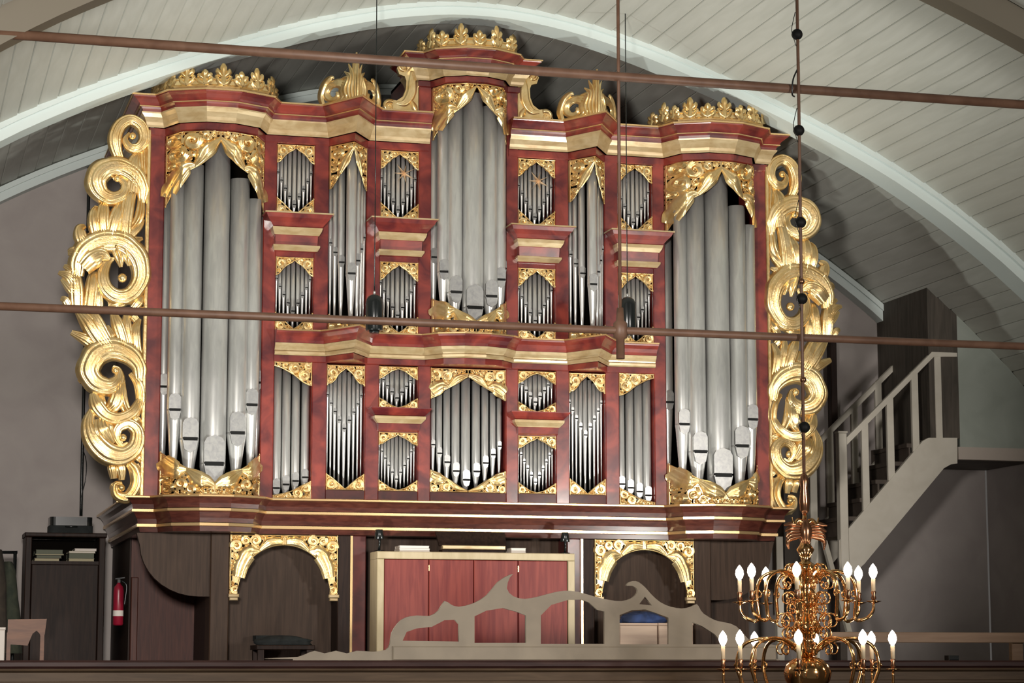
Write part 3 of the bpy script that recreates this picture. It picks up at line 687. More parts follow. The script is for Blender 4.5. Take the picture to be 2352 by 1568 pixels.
for s_ in (-1,1):
    # flame ornament on the pointed tower: two folded halves and the flame at the corner
    cx = s_*CCX
    mb = MB(); fl = lambda V: np.stack([cx+V[:,0], -0.33+np.abs(V[:,0])*1.1-V[:,1], V[:,2]], -1)
    for sd in (-1,1):
        for k in range(4):
            ribbon(mb, [(sd*(0.012+0.020*k),6.03),(sd*(0.020+0.026*k),6.14),(sd*(0.012+0.020*k),6.27-0.01*k),(sd*(0.030+0.030*k),6.43-0.062*k)], (0.026,0.034,0.022,0.004), 0.05, 0.012, n=22, nu=8, flutes=1, fn=fl)
    ribbon(mb, [(0,6.03),(0,6.18),(0.004,6.30),(-0.004,6.455)], (0.03,0.036,0.024,0.006), 0.06, 0.02, n=24, nu=9, flutes=1, fn=fl)
    fo = opart(mb, 'gilded_flame', 'gold')
    for sd in (-1,1):
        mb = MB(); k = 16; pts = []; wd = []
        for i in range(k+1):
            u = i/k; a = -PI*0.55+sd*0+u*2.7*PI if sd < 0 else -PI*0.45-u*2.7*PI
            rr = 0.098*(1-u)**0.8+0.012; pts.append((sd*0.160+rr*math.cos(a)*0.95, 6.125+rr*math.sin(a)*1.1)); wd.append(0.044*(1-u)+0.010)
        ribbon(mb, pts, wd, 0.04, 0.006, n=34, nu=9, flutes=2, lobes=5, fn=fl)
        ribbon(mb, [(sd*0.245,6.03),(sd*0.262,6.12),(sd*0.235,6.22),(sd*0.19,6.27),(sd*0.165,6.255)], (0.018,0.024,0.028,0.022,0.006), 0.03, 0.01, n=22, nu=7, flutes=1, fn=fl)
        ribbon(mb, [(sd*0.06,6.04),(sd*0.12,6.035),(sd*0.20,6.04),(sd*0.255,6.035)], (0.02,0.016,0.016,0.012), 0.03, 0.01, n=16, nu=6, flutes=1, fn=fl)
        mb.build('scroll_leaf', 'gold', fo)
    # scroll bracket beside the middle tower
    bxn = [(0.46,6.02),(0.46,6.42),(0.50,6.50),(0.565,6.53),(0.63,6.50),(0.655,6.44),(0.635,6.385),(0.585,6.37),(0.57,6.33),(0.575,6.25),(0.60,6.185),(0.655,6.145),(0.70,6.15),(0.755,6.13),(0.785,6.08),(0.785,6.02)]
    mb = MB(); mb.prism([(s_*a,b) for a,b in bxn], 0.02, 0.07); br = opart(mb, 'scroll_bracket', 'gold')
    mb = MB(); g = lambda V: np.stack([s_*V[:,0], 0.02-V[:,1], V[:,2]], -1)
    for c0,c1,R,a0,dr in ((0.595,6.45,0.055,2.6,-1),(0.725,6.085,0.055,2.2,-1)):
        pts = []; wd = []
        for i in range(13):
            u = i/12; a = a0+dr*u*2.6*PI; rr = R*(0.86*(1-u)+0.12); pts.append((c0+rr*math.cos(a), c1+rr*math.sin(a))); wd.append(R*(0.30*(1-u)+0.1))
        ribbon(mb, pts, wd, 0.025, 0.0, n=26, nu=7, flutes=1, fn=g)
    ribbon(mb, [(0.50,6.44),(0.515,6.33),(0.525,6.22),(0.58,6.13),(0.66,6.12)], (0.03,0.04,0.045,0.035,0.012), 0.025, 0.0, n=26, nu=9, flutes=2, fn=g)
    ribbon(mb, [(0.475,6.04),(0.50,6.10),(0.53,6.16)], (0.014,0.03,0.008), 0.02, 0.0, n=12, nu=6, flutes=1, fn=g)
    mb.build('scroll_leaf', 'gold', br)

# ------------------------------------------------------------------ the two side wings of acanthus
def w1(x, y): return (130+x/3.645, 270+y/3.645)
def w2(x, y): return (130+x/3.267, 680+y/3.267)
def wm(p):
    q = P(p[0], p[1], 0.03); return (float(q[0]), float(q[2]))
K1, K2 = 1/3.645/263, 1/3.267/263
WING = []   # (crop, points, half widths, lobes, layer)
def wl(crop, pts, wd, lobes=0, base=0.0, fl=3): WING.append((crop, pts, wd, lobes, base, fl))
wl(1, [(560,395),(505,300),(485,180),(530,70),(620,25),(710,80),(735,180),(690,255),(615,255),(575,190),(610,130)], (22,42,52,50,46,46,44,42,36,24,10), 0, 0.01)
wl(1, [(640,640),(655,500),(650,380),(690,290)], (70,62,56,20), 0, 0.0, 3)
wl(1, [(735,700),(738,500),(730,330),(735,220)], (24,24,24,20), 0, 0.0, 1)
wl(1, [(715,720),(712,590),(640,480),(520,420),(400,440),(330,530),(370,640),(470,680),(560,640),(575,560),(510,505),(470,520)], (22,55,72,74,78,80,66,52,44,36,22,10), 9, 0.015)
wl(1, [(370,470),(310,440),(262,490)], (50,36,12)); wl(1, [(350,560),(290,580),(252,612)], (50,34,12)); wl(1, [(420,640),(380,690),(390,745)], (40,34,12))
wl(1, [(530,690),(545,650),(540,600)], (20,30,10))
wl(1, [(560,1040),(570,880),(600,700),(640,560)], (60,58,52,40), 0, 0.005, 3)
wl(1, [(600,960),(680,860),(705,740),(695,640)], (14,34,30,12), 0, 0.01, 1)
wl(1, [(350,1040),(320,900),(315,800),(330,740)], (40,52,40,10), 0, 0.005); wl(1, [(400,1040),(380,880),(390,760),(400,700)], (44,56,46,12), 0, 0.008); wl(1, [(450,1040),(480,900),(520,780),(545,690)], (50,60,52,16), 0, 0.004)
wl(1, [(540,1040),(620,980),(690,910),(730,850)], (36,36,28,10)); wl(1, [(560,1040),(650,1030),(720,1010)], (26,32,12)); wl(1, [(620,1070),(690,1080),(735,1130)], (22,26,8))
wl(1, [(170,1330),(190,1190),(290,1080),(430,1040),(570,1070),(680,1190),(700,1350),(620,1480),(500,1500),(410,1430),(385,1320),(420,1220),(480,1180)], (45,70,84,86,84,78,66,60,58,54,46,34,12), 11, 0.02)
wl(1, [(215,1270),(290,1200),(370,1160),(440,1190)], (60,72,54,14), 0, 0.05, 3)
wl(1, [(570,1110),(590,1190),(600,1250)], (40,30,8), 0, 0.04, 1); wl(1, [(490,1090),(520,1180),(535,1260)], (40,34,12), 0, 0.04, 1)
wl(1, [(540,1350),(545,1350),(550,1352)], (28,34,20), 0, 0.02, 1)
for p_ in ((500,520),(628,165)): wl(1, [p_,(p_[0]+3,p_[1]),(p_[0]+5,p_[1])], (24,26,20), 0, 0.02, 1)
for p_ in ((432,560),(492,1065),(478,1440)): wl(2, [p_,(p_[0]+3,p_[1]),(p_[0]+5,p_[1])], (22,24,20), 0, 0.02, 1)
wl(1, [(225,1190),(150,1130),(92,1130)], (50,46,20), 3); wl(1, [(260,1110),(215,1030),(195,940),(240,905)], (40,50,40,16), 3); wl(1, [(300,1090),(280,1000),(285,960)], (30,30,10))
wl(1, [(190,1340),(120,1270),(60,1240)], (40,36,14)); wl(1, [(170,1420),(100,1330),(15,1295)], (44,40,14)); wl(1, [(190,1500),(110,1420),(40,1350)], (44,38,12))
wl(1, [(170,1600),(165,1450),(155,1320),(185,1240)], (50,56,46,14)); wl(1, [(110,1600),(75,1530),(35,1510)], (30,30,16))
wl(1, [(270,1640),(285,1500),(300,1380),(310,1290)], (56,52,48,30)); wl(1, [(350,1640),(345,1500),(345,1400)], (40,40,24))
wl(1, [(640,1600),(690,1540),(735,1480)], (30,34,10)); wl(1, [(430,1570),(520,1560),(640,1520)], (24,34,16)); wl(1, [(650,1620),(700,1610),(735,1590)],(20,22,10))
wl(2, [(400,430),(300,300),(220,180),(140,90)], (56,60,50,16), 0, 0.01); wl(2, [(420,420),(350,300),(290,180),(240,90)], (50,52,44,20), 0, 0.015)
wl(2, [(330,400),(230,330),(110,270)], (40,40,18), 3); wl(2, [(510,420),(490,320),(450,200),(415,110)], (34,42,40,16), 0, 0.02); wl(2, [(560,420),(535,300),(525,200),(520,120)], (34,36,32,14))
wl(2, [(610,460),(590,340),(590,250),(625,170)], (34,38,34,12)); wl(2, [(460,400),(410,300),(380,220)], (30,34,12)); wl(2, [(600,180),(570,150),(540,150)], (26,26,12))
wl(2, [(625,640),(610,520),(520,430),(400,400),(290,450),(240,560),(290,650),(390,680),(460,630),(460,560),(420,530)], (34,52,70,78,78,74,68,58,40,24,10), 9, 0.02)
wl(2, [(300,430),(240,420),(192,455)], (40,32,12)); wl(2, [(260,560),(215,610),(165,645)], (40,32,14)); wl(2, [(300,640),(250,650),(215,685)], (36,28,10))
wl(2, [(600,900),(632,780),(615,660),(550,580)], (16,34,34,14), 0, 0.01, 2); wl(2, [(470,640),(460,740),(430,820),(360,880)], (34,50,50,24), 0, 0.01, 3)
wl(2, [(545,900),(500,800),(490,690),(500,610)], (26,34,26,10), 0, 0.012, 1)
wl(2, [(270,730),(300,820),(370,900),(470,920),(570,870),(625,780)], (24,50,46,40,36,24), 0, 0.025, 3); wl(2, [(330,860),(330,790),(345,740)], (40,40,14))
wl(2, [(265,850),(240,960),(280,1080),(380,1180),(500,1200),(590,1130),(605,1020),(540,960),(465,990),(450,1060),(490,1120),(530,1100)], (20,48,72,78,66,54,46,40,34,28,20,8), 0, 0.02, 3)
wl(2, [(330,920),(350,1010),(420,1110)], (50,76,40), 0, 0.012, 3); wl(2, [(560,960),(600,930),(630,960)], (26,30,12)); wl(2, [(600,1190),(620,1220),(640,1250)],(22,24,10))
wl(2, [(400,1235),(420,1290),(430,1370)], (20,32,22)); wl(2, [(455,1230),(480,1300),(490,1380)], (30,36,20))
wl(2, [(520,1230),(585,1310),(595,1420),(530,1510),(450,1490),(440,1420),(490,1400)], (22,38,40,38,32,24,10), 0, 0.012, 2); wl(2, [(455,1450),(425,1420),(405,1450)], (22,20,8)); wl(2, [(450,1530),(530,1535),(625,1530)], (16,16,14))
wl(2, [(600,1260),(625,1330),(635,1430)], (16,18,12)); wl(2, [(610,600),(640,500),(645,400)], (12,18,10)); 
def wing(s_):
    mb = MB(); z0, z1 = 2.595, 5.74
    x0, x1 = sorted((s_*2.845, s_*2.815)); mb.bbox(x0, x1, -0.015, 0.07, z0, z1, 0.006)
    wg = opart(mb, 'gilded_wing', 'gold')
    for (c_, pts, wd, lobes, base_, fl) in WING:
        f_, k = (w1,K1) if c_ == 1 else (w2,K2)
        q = [wm(f_(*p)) for p in pts]; q = [(-s_*a if s_ > 0 else a, b) for a,b in q]
        if s_ > 0: q = [(abs(a), b) for a,b in q]
        wid = [x*k*1.16 for x in wd]; m = MB(); big = max(wid)
        L = sum(math.hypot(a[0]-b[0], a[1]-b[1]) for a,b in zip(q,q[1:]))
        if L < 0.02: 
            m.sphere((q[1][0], -0.02, q[1][1]), big, 10); m.build('acanthus_leaf', 'gold', wg); continue
        ribbon(m, q, wid, min(0.11, big*1.2+0.012), base_*1.2, n=int(min(70, 14+L*60)), nu=15 if fl > 1 else 9, flutes=fl, lobes=lobes, y0=0.035)
        m.build('acanthus_leaf', 'gold', wg)
wing(-1); wing(1)
# ------------------------------------------------------------------ lower case of the organ
def XZ(px, py, Y): q = P(px,py,Y); return (float(q[0]), float(q[2]))
zf = 0.4
mb = MB(); mb.box(-2.22, 2.70, 0.28, 0.32, zf, 2.29); opart(mb, 'niche_back', 'brown_mid')
def post(x0, x1, y0=0.0, m='brown'):
    mb = MB(); mb.bbox(x0, x1, y0, 0.28, zf, 2.29, 0.008); opart(mb, 'post', m)
for s_ in (-1,1):
    post(*sorted((s_*2.08, s_*2.24)), 0.0, 'brown_mid'); post(*sorted((s_*1.03, s_*1.15)), 0.0)
    post(*sorted((s_*0.90, s_*1.03)), 0.01, 'red_dark')
    mb = MB(); x0, x1 = sorted((s_*1.022, s_*1.042)); mb.box(x0, x1, -0.012, 0.01, zf, 2.285); opart(mb, 'gilded_fillet', 'gold_line')
    # carved arch over the niche
    cx = s_*1.613; hw = 0.463; R = 0.395; zc = 1.80
    carve('carved_arch', hw, const(2.285), lambda x, R=R, zc=zc: zc+math.sqrt(max(0,R*R-x*x)) if abs(x) < R else zc-0.02, 90+s_, cx=cx, rmax=0.05, y0=-0.005, h=0.03, leafs=((0.04,0.45,0.40,1),(0.84,0.46,0.30,1)))
    for sd in (-1,1):
        mb = MB(); a = cx+sd*(hw+R)/2
        mb.bbox(a-0.045, a+0.045, -0.03, 0.02, zc-0.045, zc-0.018, 0.005); mb.bbox(a-0.036, a+0.036, -0.02, 0.02, zc-0.072, zc-0.047, 0.005); opart(mb, 'gilded_bracket_foot', 'gold_paint')
# quarter-round bracket under the left end and panels behind it
pts = [(-2.24,2.288),(-2.86,2.288)]+[(-2.33-0.50*math.cos(a), 2.20-0.44*math.sin(a)) for a in np.linspace(0.05,PI/2,10)]+[(-2.24,1.76)]
mb = MB(); mb.prism(pts, 0.03, 0.10); opart(mb, 'corner_bracket', 'brown_mid')
mb = MB(); mb.prism([(abs(a),b) for a,b in pts][::-1], 0.03, 0.10); opart(mb, 'corner_bracket', 'brown_mid')
for s_ in (-1,1):
    mb = MB(); x0, x1 = sorted((s_*2.80, s_*2.22)); mb.box(x0, x1, 1.0, 1.04, zf, 2.29)
    opart(mb, 'side_door', 'door_red')
    mb = MB(); x0, x1 = sorted((s_*2.80, s_*2.74)); mb.bbox(x0, x1, 0.95, 1.0, zf, 1.95, 0.006); opart(mb, 'door_edge', 'door_red')
    mb = MB(); x0, x1 = sorted((s_*2.79, s_*2.81)); mb.box(x0, x1, 1.04, WALL_Y-0.01, zf, 2.59); opart(mb, 'case_side', 'case_side' if s_ > 0 else 'brown')
mb = MB(); mb.box(-2.24,-2.22,0.28,1.0,zf,2.29); opart(mb, 'case_side', 'brown')
mb = MB(); mb.box(2.22,2.24,0.28,1.0,zf,2.29); opart(mb, 'case_side', 'brown')

# ------------------------------------------------------------------ console cabinet in front of the case
con = empty('organ_console', (0,-0.3,zf), 'organ console cabinet with red stained doors in a cream wooden frame', 'console')
ztop = 2.142
mb = MB()
mb.bbox(-0.872, 0.872, -0.32, -0.02, ztop-0.062, ztop, 0.006); mb.build('top_rail', 'console_frame', con)
for a,b in ((-0.872,-0.812),(0.812,0.872)):
    mb = MB(); mb.bbox(a, b, -0.32, -0.28, zf, ztop-0.064, 0.005); mb.build('stile', 'console_frame', con)
for sx_ in (-0.872, 0.845):
    mb = MB(); mb.box(sx_, sx_+0.027, -0.28, -0.02, zf, ztop-0.064); mb.build('side_panel', 'console_frame', con)
xs = [-0.81]+[XZ(px,1300,-0.3)[0] for px in (985,1088,1190)]+[0.81]
for i in range(4):
    mb = MB(); mb.bbox(xs[i]+0.003, xs[i+1]-0.003, -0.305, -0.28, zf, ztop-0.066, 0.005); d_ = mb.build('door_panel', 'console_red', con)
    if i in (1,3):
        mb = MB(); x = xs[i]; mb.box(x-0.004, x+0.004, -0.311, -0.30, 1.98, 2.03); mb.build('hinge', 'gold_line', d_)
# music desk and things on the console
md = empty('music_desk', (0.02,-0.2,ztop), 'dark wooden music desk with light ledge in the middle of the console top', 'music desk')
a, b = XZ(1006,1215,-0.15)[0], XZ(1160,1215,-0.15)[0]
mb = MB(); mb.add([(a,-0.20,ztop+0.06),(b,-0.20,ztop+0.06),(b+0.01,-0.10,ztop+0.185),(a-0.01,-0.10,ztop+0.185),(a,-0.18,ztop+0.055),(b,-0.18,ztop+0.055),(b+0.01,-0.08,ztop+0.18),(a-0.01,-0.08,ztop+0.18)],
    [(0,1,2,3),(7,6,5,4),(0,3,7,4),(1,5,6,2),(3,2,6,7),(0,4,5,1)]); mb.build('board', 'brown', md)
mb = MB(); mb.bbox(a+0.02, b-0.02, -0.245, -0.17, ztop+0.028, ztop+0.062, 0.005); mb.build('ledge', 'gold_paint', md)
mb = MB(); mb.bbox(a+0.02, b-0.02, -0.22, -0.10, ztop+0.001, ztop+0.026, 0.004); mb.build('base', 'brown', md)
def book(x0, x1, y0, y1, z0, z1, label, m='paper', cover=None, rot=0, group=None, name='book'):
    cx, cy = (x0+x1)/2, (y0+y1)/2; t = 0.003
    r = empty(name, (cx,cy,z0), label, 'book', group)
    mb = MB(); mb.box(x0+0.003, x1-0.003, y0+0.003, y1-0.003, z0+t, z1-t); mb.build('page_block', m, r)
    mb = MB(); mb.box(x0, x1, y0, y1, z0, z0+t); mb.box(x0, x1, y0, y1, z1-t, z1); mb.box(x0, x1, y1-t, y1, z0+t, z1-t); mb.build('cover', cover or m, r)
    if rot: r.rotation_euler = (0,0,rot)
    return r
x0, x1 = XZ(915,1255,-0.25)[0], XZ(985,1255,-0.25)[0]
book(x0, x1, -0.29, -0.10, ztop+0.001, ztop+0.026, 'lower of two white music books left of the music desk', group='books on the console top')
book(x0+0.004, x1-0.004, -0.285, -0.10, ztop+0.027, ztop+0.052, 'upper of two white music books left of the music desk', group='books on the console top')
x0, x1 = XZ(1172,1262,-0.25)[0], XZ(1206,1262,-0.25)[0]
book(x0, x1, -0.28, -0.10, ztop+0.001, ztop+0.043, 'small white book right of the music desk', group='books on the console top')
def desk_lamp(px, py, label, tilt):
    x, z = XZ(px, py, -0.18)
    r = empty('console_lamp', (x,-0.16,ztop), label, 'lamp')
    mb = MB(); mb.lathe([(0.045,ztop+0.001),(0.045,ztop+0.012),(0.012,ztop+0.018)], x, -0.16, 14); mb.build('base', 'black_metal', r)
    mb = MB(); mb.tube([(x,-0.16,ztop+0.015),(x+0.005,-0.16,ztop+0.08),(x,-0.17,ztop+0.13)], 0.011, 8); mb.build('stem', 'black_metal', r)
    mb = MB(); mb.lathe([(0.030,ztop+0.19),(0.034,ztop+0.17),(0.042,ztop+0.11),(0.040,ztop+0.108)], x-0.005, -0.18, 14); mb.build('shade', 'black_metal', r)
desk_lamp(872, 1235, 'black lamp at the left end of the console top', 0); desk_lamp(1299, 1240, 'black lamp at the right end of the console top', 0)

# ------------------------------------------------------------------ things lying in the niches
def lump(name, mat_, c_, s3, label, cat, seed, lift=0.0):
    rnd = np.random.RandomState(seed); mb = MB(); n, k = 20, 8; v = []
    for i in range(k+1):
        for j in range(n):
            a = 2*PI*j/n; e = PI/2*i/k; r = math.cos(e)**0.6
            q = 1+0.13*math.sin(3*a+seed)+0.10*math.sin(5*a+2*e*3)+0.05*rnd.randn()
            v.append((c_[0]+s3[0]*r*math.cos(a)*q, c_[1]+s3[1]*r*math.sin(a)*q, c_[2]+s3[2]*math.sin(e)*(1+0.08*math.sin(4*a))))
    f = [(i*n+j, i*n+(j+1)%n, (i+1)*n+(j+1)%n, (i+1)*n+j) for i in range(k) for j in range(n)]+[tuple(range(n-1,-1,-1))]
    mb.add(v, f, 0, True); return tag(mb.build(name, mat_), label, cat)
# bench under the left arch with black coat
x0, z0 = XZ(582,1478,-0.25); x1, _ = XZ(715,1478,-0.25)
bn = empty('bench', ((x0+x1)/2,-0.25,zf), 'low dark bench under the left carved arch', 'bench')
mb = MB(); mb.bbox(x0, x1, -0.42, -0.08, z0-0.05, z0-0.012, 0.006); mb.build('seat', 'brown', bn)
for x in (x0+0.04, x1-0.04):
    for y in (-0.38,-0.12):
        mb = MB(); mb.box(x-0.025, x+0.025, y-0.025, y+0.025, zf, z0-0.05); mb.build('leg', 'brown', bn)
lump('coat', 'black_cloth', ((x0+x1)/2, -0.25, z0-0.01), (0.23,0.14,0.075), 'black coat lying on the low bench under left arch', 'coat', 3)
xa, za = XZ(588,1462,0.1); xb, _ = XZ(665,1462,0.1)
mb = MB(); mb.box(xa, xb, 0.10, 0.276, za-0.03, za+0.012); tag(mb.build('wall_shelf', 'black_cloth'), 'short dark shelf in the left arched niche above black coat', 'shelf')
# two pale boxes and the blue bag under the right arch
for i,(pa,pb,lab) in enumerate(((1424,1510,'pale wooden box under the right arch, left one with blue bag on top'),(1513,1592,'pale wooden box under the right arch, right one of the pair'))):
    xa, zt = XZ(pa,1430,-0.5); xb, _ = XZ(pb,1430,-0.5)
    r = empty('wooden_box', ((xa+xb)/2,-0.4,zf), lab, 'box', 'pale boxes under the right arch')
    mb = MB(); mb.bbox(xa, xb, -0.5, -0.2, zf, zt-0.022, 0.006); mb.build('body', 'pale_box', r)
    mb = MB(); mb.bbox(xa-0.003, xb+0.003, -0.505, -0.198, zt-0.02, zt, 0.005); mb.build('lid', 'pale_box', r)
    if i == 0: bx0, bzt = xa, zt
xb, _ = XZ(1530,1430,-0.5)
lump('bag', 'blue_cloth', ((bx0+xb)/2+0.02, -0.36, bzt+0.002), (0.20,0.12,0.095), 'dark blue cloth bag lying on the pale wooden boxes', 'bag', 8)

# ------------------------------------------------------------------ left corner: bookcase, case, extinguisher, chair
bx0, bzt = XZ(60,1222,1.8); bx1 = XZ(243,1222,1.8)[0]; by0, by1 = 1.8, 2.25
bc = empty('cabinet', ((bx0+bx1)/2,2.0,zf), 'tall dark brown cabinet with an open top shelf in the left corner', 'cabinet')
t = 0.035
for a,b in ((bx0,bx0+t+0.02),(bx1-t-0.02,bx1)):
    mb = MB(); mb.bbox(a, b, by0, by1, zf, bzt-0.04, 0.006); mb.build('side_panel', 'brown', bc)
mb = MB(); mb.bbox(bx0-0.01, bx1+0.01, by0-0.015, by1, bzt-0.038, bzt, 0.008); mb.build('top', 'brown', bc)
zs1 = XZ(150,1288,1.8)[1]
mb = MB(); mb.box(bx0+t+0.022, bx1-t-0.022, by0+0.005, by1-0.02, zs1-0.03, zs1); mb.build('shelf', 'brown', bc)
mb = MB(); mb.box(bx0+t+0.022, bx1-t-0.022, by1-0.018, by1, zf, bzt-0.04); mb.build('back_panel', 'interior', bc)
mb = MB(); mb.bbox(bx0+t+0.024, bx1-t-0.024, by0+0.004, by0+0.03, zf+0.05, zs1-0.032, 0.006); mb.build('door', 'brown', bc)
G = 'papers on the cabinet shelf'
def stack(pa, pb, items):
    xa = XZ(pa,1280,1.85)[0]; xb = XZ(pb,1280,1.85)[0]; z = zs1+0.001
    for (h,m,cv,dx0,dx1,lab) in items:
        book(xa+dx0, xb+dx1, by0+0.03, by0+0.33, z, z+h, lab, m, cv, 0, G); z += h+0.001
stack(78, 136, [(0.022,'paper_dull','paper_dull',0.004,0,'yellowed book at the bottom of left pile in cabinet'),(0.028,'cover_green','brown',0.02,0.02,'dark book in the middle of left pile in cabinet'),(0.012,'paper_dull','cover_green',0.01,0.04,'thin folder third up in left pile in cabinet'),(0.036,'cover_green','cover_green',0.015,0.03,'grey green folder on top of left pile in cabinet')])
stack(158, 216, [(0.024,'paper_dull','paper_dull',0,0,'pale book at the bottom of right pile in cabinet'),(0.048,'cover_green','cover_green',0,0,'dark green book in the middle of right pile in cabinet'),(0.018,'paper','paper_dull',0.0,0.01,'cream booklet second from top of right pile in cabinet'),(0.022,'paper','paper',0.05,0.02,'white booklet on top of right pile in cabinet')])
# black instrument case on the cabinet
xa, _ = XZ(113,1200,1.9); xb, zt = XZ(214,1188,1.9)
ic = empty('instrument_case', ((xa+xb)/2,2.0,bzt), 'black carrying case lying on the dark cabinet', 'case')
def rbox(mb, x0, x1, y0, y1, z0, z1, r, mi=0):
    pl = [(x0+r-r*math.cos(a),y0+r-r*math.sin(a)) for a in np.linspace(0,PI/2,5)]+[(x1-r+r*math.sin(a),y0+r-r*math.cos(a)) for a in np.linspace(0,PI/2,5)]+[(x1-r+r*math.cos(a),y1-r+r*math.sin(a)) for a in np.linspace(0,PI/2,5)]+[(x0+r-r*math.sin(a),y1-r+r*math.cos(a)) for a in np.linspace(0,PI/2,5)]
    mb.prism_z(pl, z0, z1, mi)
mb = MB(); rbox(mb, xa, xb, 1.86, 2.18, bzt+0.001, bzt+0.07, 0.05); mb.build('lower_shell', 'black_cloth', ic)
mb = MB(); rbox(mb, xa+0.006, xb-0.006, 1.866, 2.174, bzt+0.072, zt, 0.05); mb.build('lid', 'black_metal', ic)
mb = MB(); xm = (xa+xb)/2; mb.tube([(xm-0.05,1.86,bzt+0.06),(xm-0.045,1.83,bzt+0.06),(xm+0.045,1.83,bzt+0.06),(xm+0.05,1.86,bzt+0.06)], 0.008, 6); mb.build('handle', 'black_metal', ic)
# cable down the wall
mb = MB(); q = [P(205,378,2.6), P(201,560,2.6), P(195,800,2.6), P(190,1000,2.6), P(186,1184,2.6)]; mb.tube(spline(q,16), 0.016, 7)
tag(mb.build('wall_conduit', 'black_metal'), 'thin black conduit running down the back wall left of the organ', 'conduit')
mb = MB(); q = [P(190,1030,2.58), P(198,1060,2.56), P(196,1100,2.56), P(187,1140,2.58), P(186,1175,2.58)]; mb.tube(spline(q,20), 0.004, 5)
tag(mb.build('cable', 'black_metal'), 'thin loose cable hanging beside the black wall conduit', 'cable')
# extinguisher on the side of the organ case
ex, ez1 = XZ(273,1338,0.85); ez0 = XZ(273,1436,0.85)[1]
fe = empty('fire_extinguisher', (ex,0.85,ez0), 'red fire extinguisher hanging left of the organ, beside dark cabinet', 'extinguisher')
r_ = 0.045
mb = MB(); mb.lathe([(r_*0.8,ez0),(r_,ez0+0.012),(r_,ez1-0.07),(r_*0.85,ez1-0.035),(r_*0.4,ez1-0.012),(r_*0.3,ez1)], ex, 0.85, 18); mb.build('cylinder', 'ext_red', fe)
mb = MB(); mb.lathe([(r_*1.015,ez0+0.08),(r_*1.015,ez0+0.13)], ex, 0.85, 18, caps=False); mb.build('paper_label', 'paper', fe)
mb = MB(); mb.box(ex-0.012, ex+0.012, 0.838, 0.862, ez1, ez1+0.03); mb.beam((ex-0.03,0.85,ez1+0.034),(ex+0.05,0.85,ez1+0.045),0.018,0.01); mb.build('valve', 'black_metal', fe)
mb = MB(); mb.tube(spline([(ex+0.02,0.85,ez1+0.02),(ex+0.065,0.84,ez1-0.02),(ex+0.06,0.84,ez1-0.12),(ex+0.05,0.84,ez1-0.2)],14), 0.008, 6); mb.build('hose', 'black_metal', fe)
mb = MB(); mb.box(ex-0.02, ex+0.02, 0.90, 1.0, ez1-0.16, ez1-0.10); mb.build('wall_bracket', 'black_metal', fe)
# varnished chair back in front of the cabinet
xa, za = XZ(18,1422,-1.2); xb, zb = XZ(107,1422,-1.2)
ch = empty('chair', ((xa+xb)/2,-1.0,zf), 'orange brown wooden chair with curved back rest before the dark cabinet', 'chair')
pl = [(xa,za),(xb,za+0.005),(xb-0.012,za-0.11),(xb-0.03,za-0.17),(xb-0.05,za-0.11),(xb-0.075,za-0.085),(xb-0.105,za-0.11),(xb-0.14,za-0.20),(xa,za-0.19)]
mb = MB(); mb.prism(pl, -1.22, -1.195); mb.build('backrest', 'orange_wood', ch)
mb = MB(); mb.bbox(xa-0.02, xb+0.02, -1.19, -0.78, zf+0.43, zf+0.46, 0.006); mb.build('seat', 'orange_wood', ch)
for x in (xa+0.01, xb-0.03):
    mb = MB(); mb.beam((x,-1.20,zf),(x,-1.207,za-0.10),0.03,0.03); mb.build('leg', 'orange_wood', ch)
    mb = MB(); mb.beam((x,-0.82,zf),(x,-0.82,zf+0.43),0.03,0.03); mb.build('leg', 'orange_wood', ch)
# coats at the left edge
def coat(pxs, label, m, y, seed):
    """a hanging garment: folds swept between the left and right outline"""
    mb = MB(); n = 18; v = []; K = len(pxs)
    for (pl_, pr_, py) in pxs:
        a = P(pl_,py,y); b = P(pr_,py,y)
        for i in range(n):
            th = 2*PI*i/n; mx = (a[0]+b[0])/2; hw = (b[0]-a[0])/2
            q = 1+0.07*math.cos(6*th+seed+py*0.02)
            v.append((mx+hw*math.cos(th)*q, y+0.12*math.sin(th)*q, a[2]))
    f = [(k*n+i, k*n+(i+1)%n, (k+1)*n+(i+1)%n, (k+1)*n+i) for k in range(K-1) for i in range(n)]+[tuple(range(n)), tuple((K-1)*n+i for i in range(n-1,-1,-1))]
    mb.add(v, f, 0, True); return tag(mb.build('hanging_coat', m), label, 'coat')
coat([(-20,4,1262),(-30,9,1290),(-32,14,1340),(-34,16,1420),(-36,18,1500)], 'brown coat hanging at the left picture edge, the nearer one', 'brown_cloth', 1.38, 1)
coat([(8,28,1290),(4,36,1310),(2,42,1370),(2,48,1430),(2,50,1500)], 'dark green coat hanging between the brown coat and cabinet', 'grey_cloth', 1.74, 2)
cr = empty('coat_rack', (float(P(8,1260,1.9)[0]),1.95,zf), 'coat rack rail behind the coats at left picture edge', 'rack')
mb = MB(); a = P(-60,1268,1.9); b = P(40,1268,1.9); mb.tube([(a[0],1.9,a[2]),(b[0],1.9,b[2])], 0.014, 8); mb.build('rail', 'black_metal', cr)
mb = MB(); mb.tube([(b[0]-0.02,1.9,zf),(b[0]-0.02,1.9,b[2])], 0.016, 8); mb.build('post', 'black_metal', cr)
xa, za = XZ(-30,1440,-1.6); xb, _ = XZ(12,1440,-1.6)
r = empty('white_box', ((xa+xb)/2,-1.5,zf), 'white box at the left picture edge behind the parapet', 'box')
mb = MB(); mb.bbox(xa, xb, -1.6, -1.3, zf, za-0.02, 0.006); mb.build('body', 'paper', r)
mb = MB(); mb.bbox(xa-0.004, xb+0.004, -1.604, -1.296, za-0.019, za, 0.005); mb.build('lid', 'paper', r)

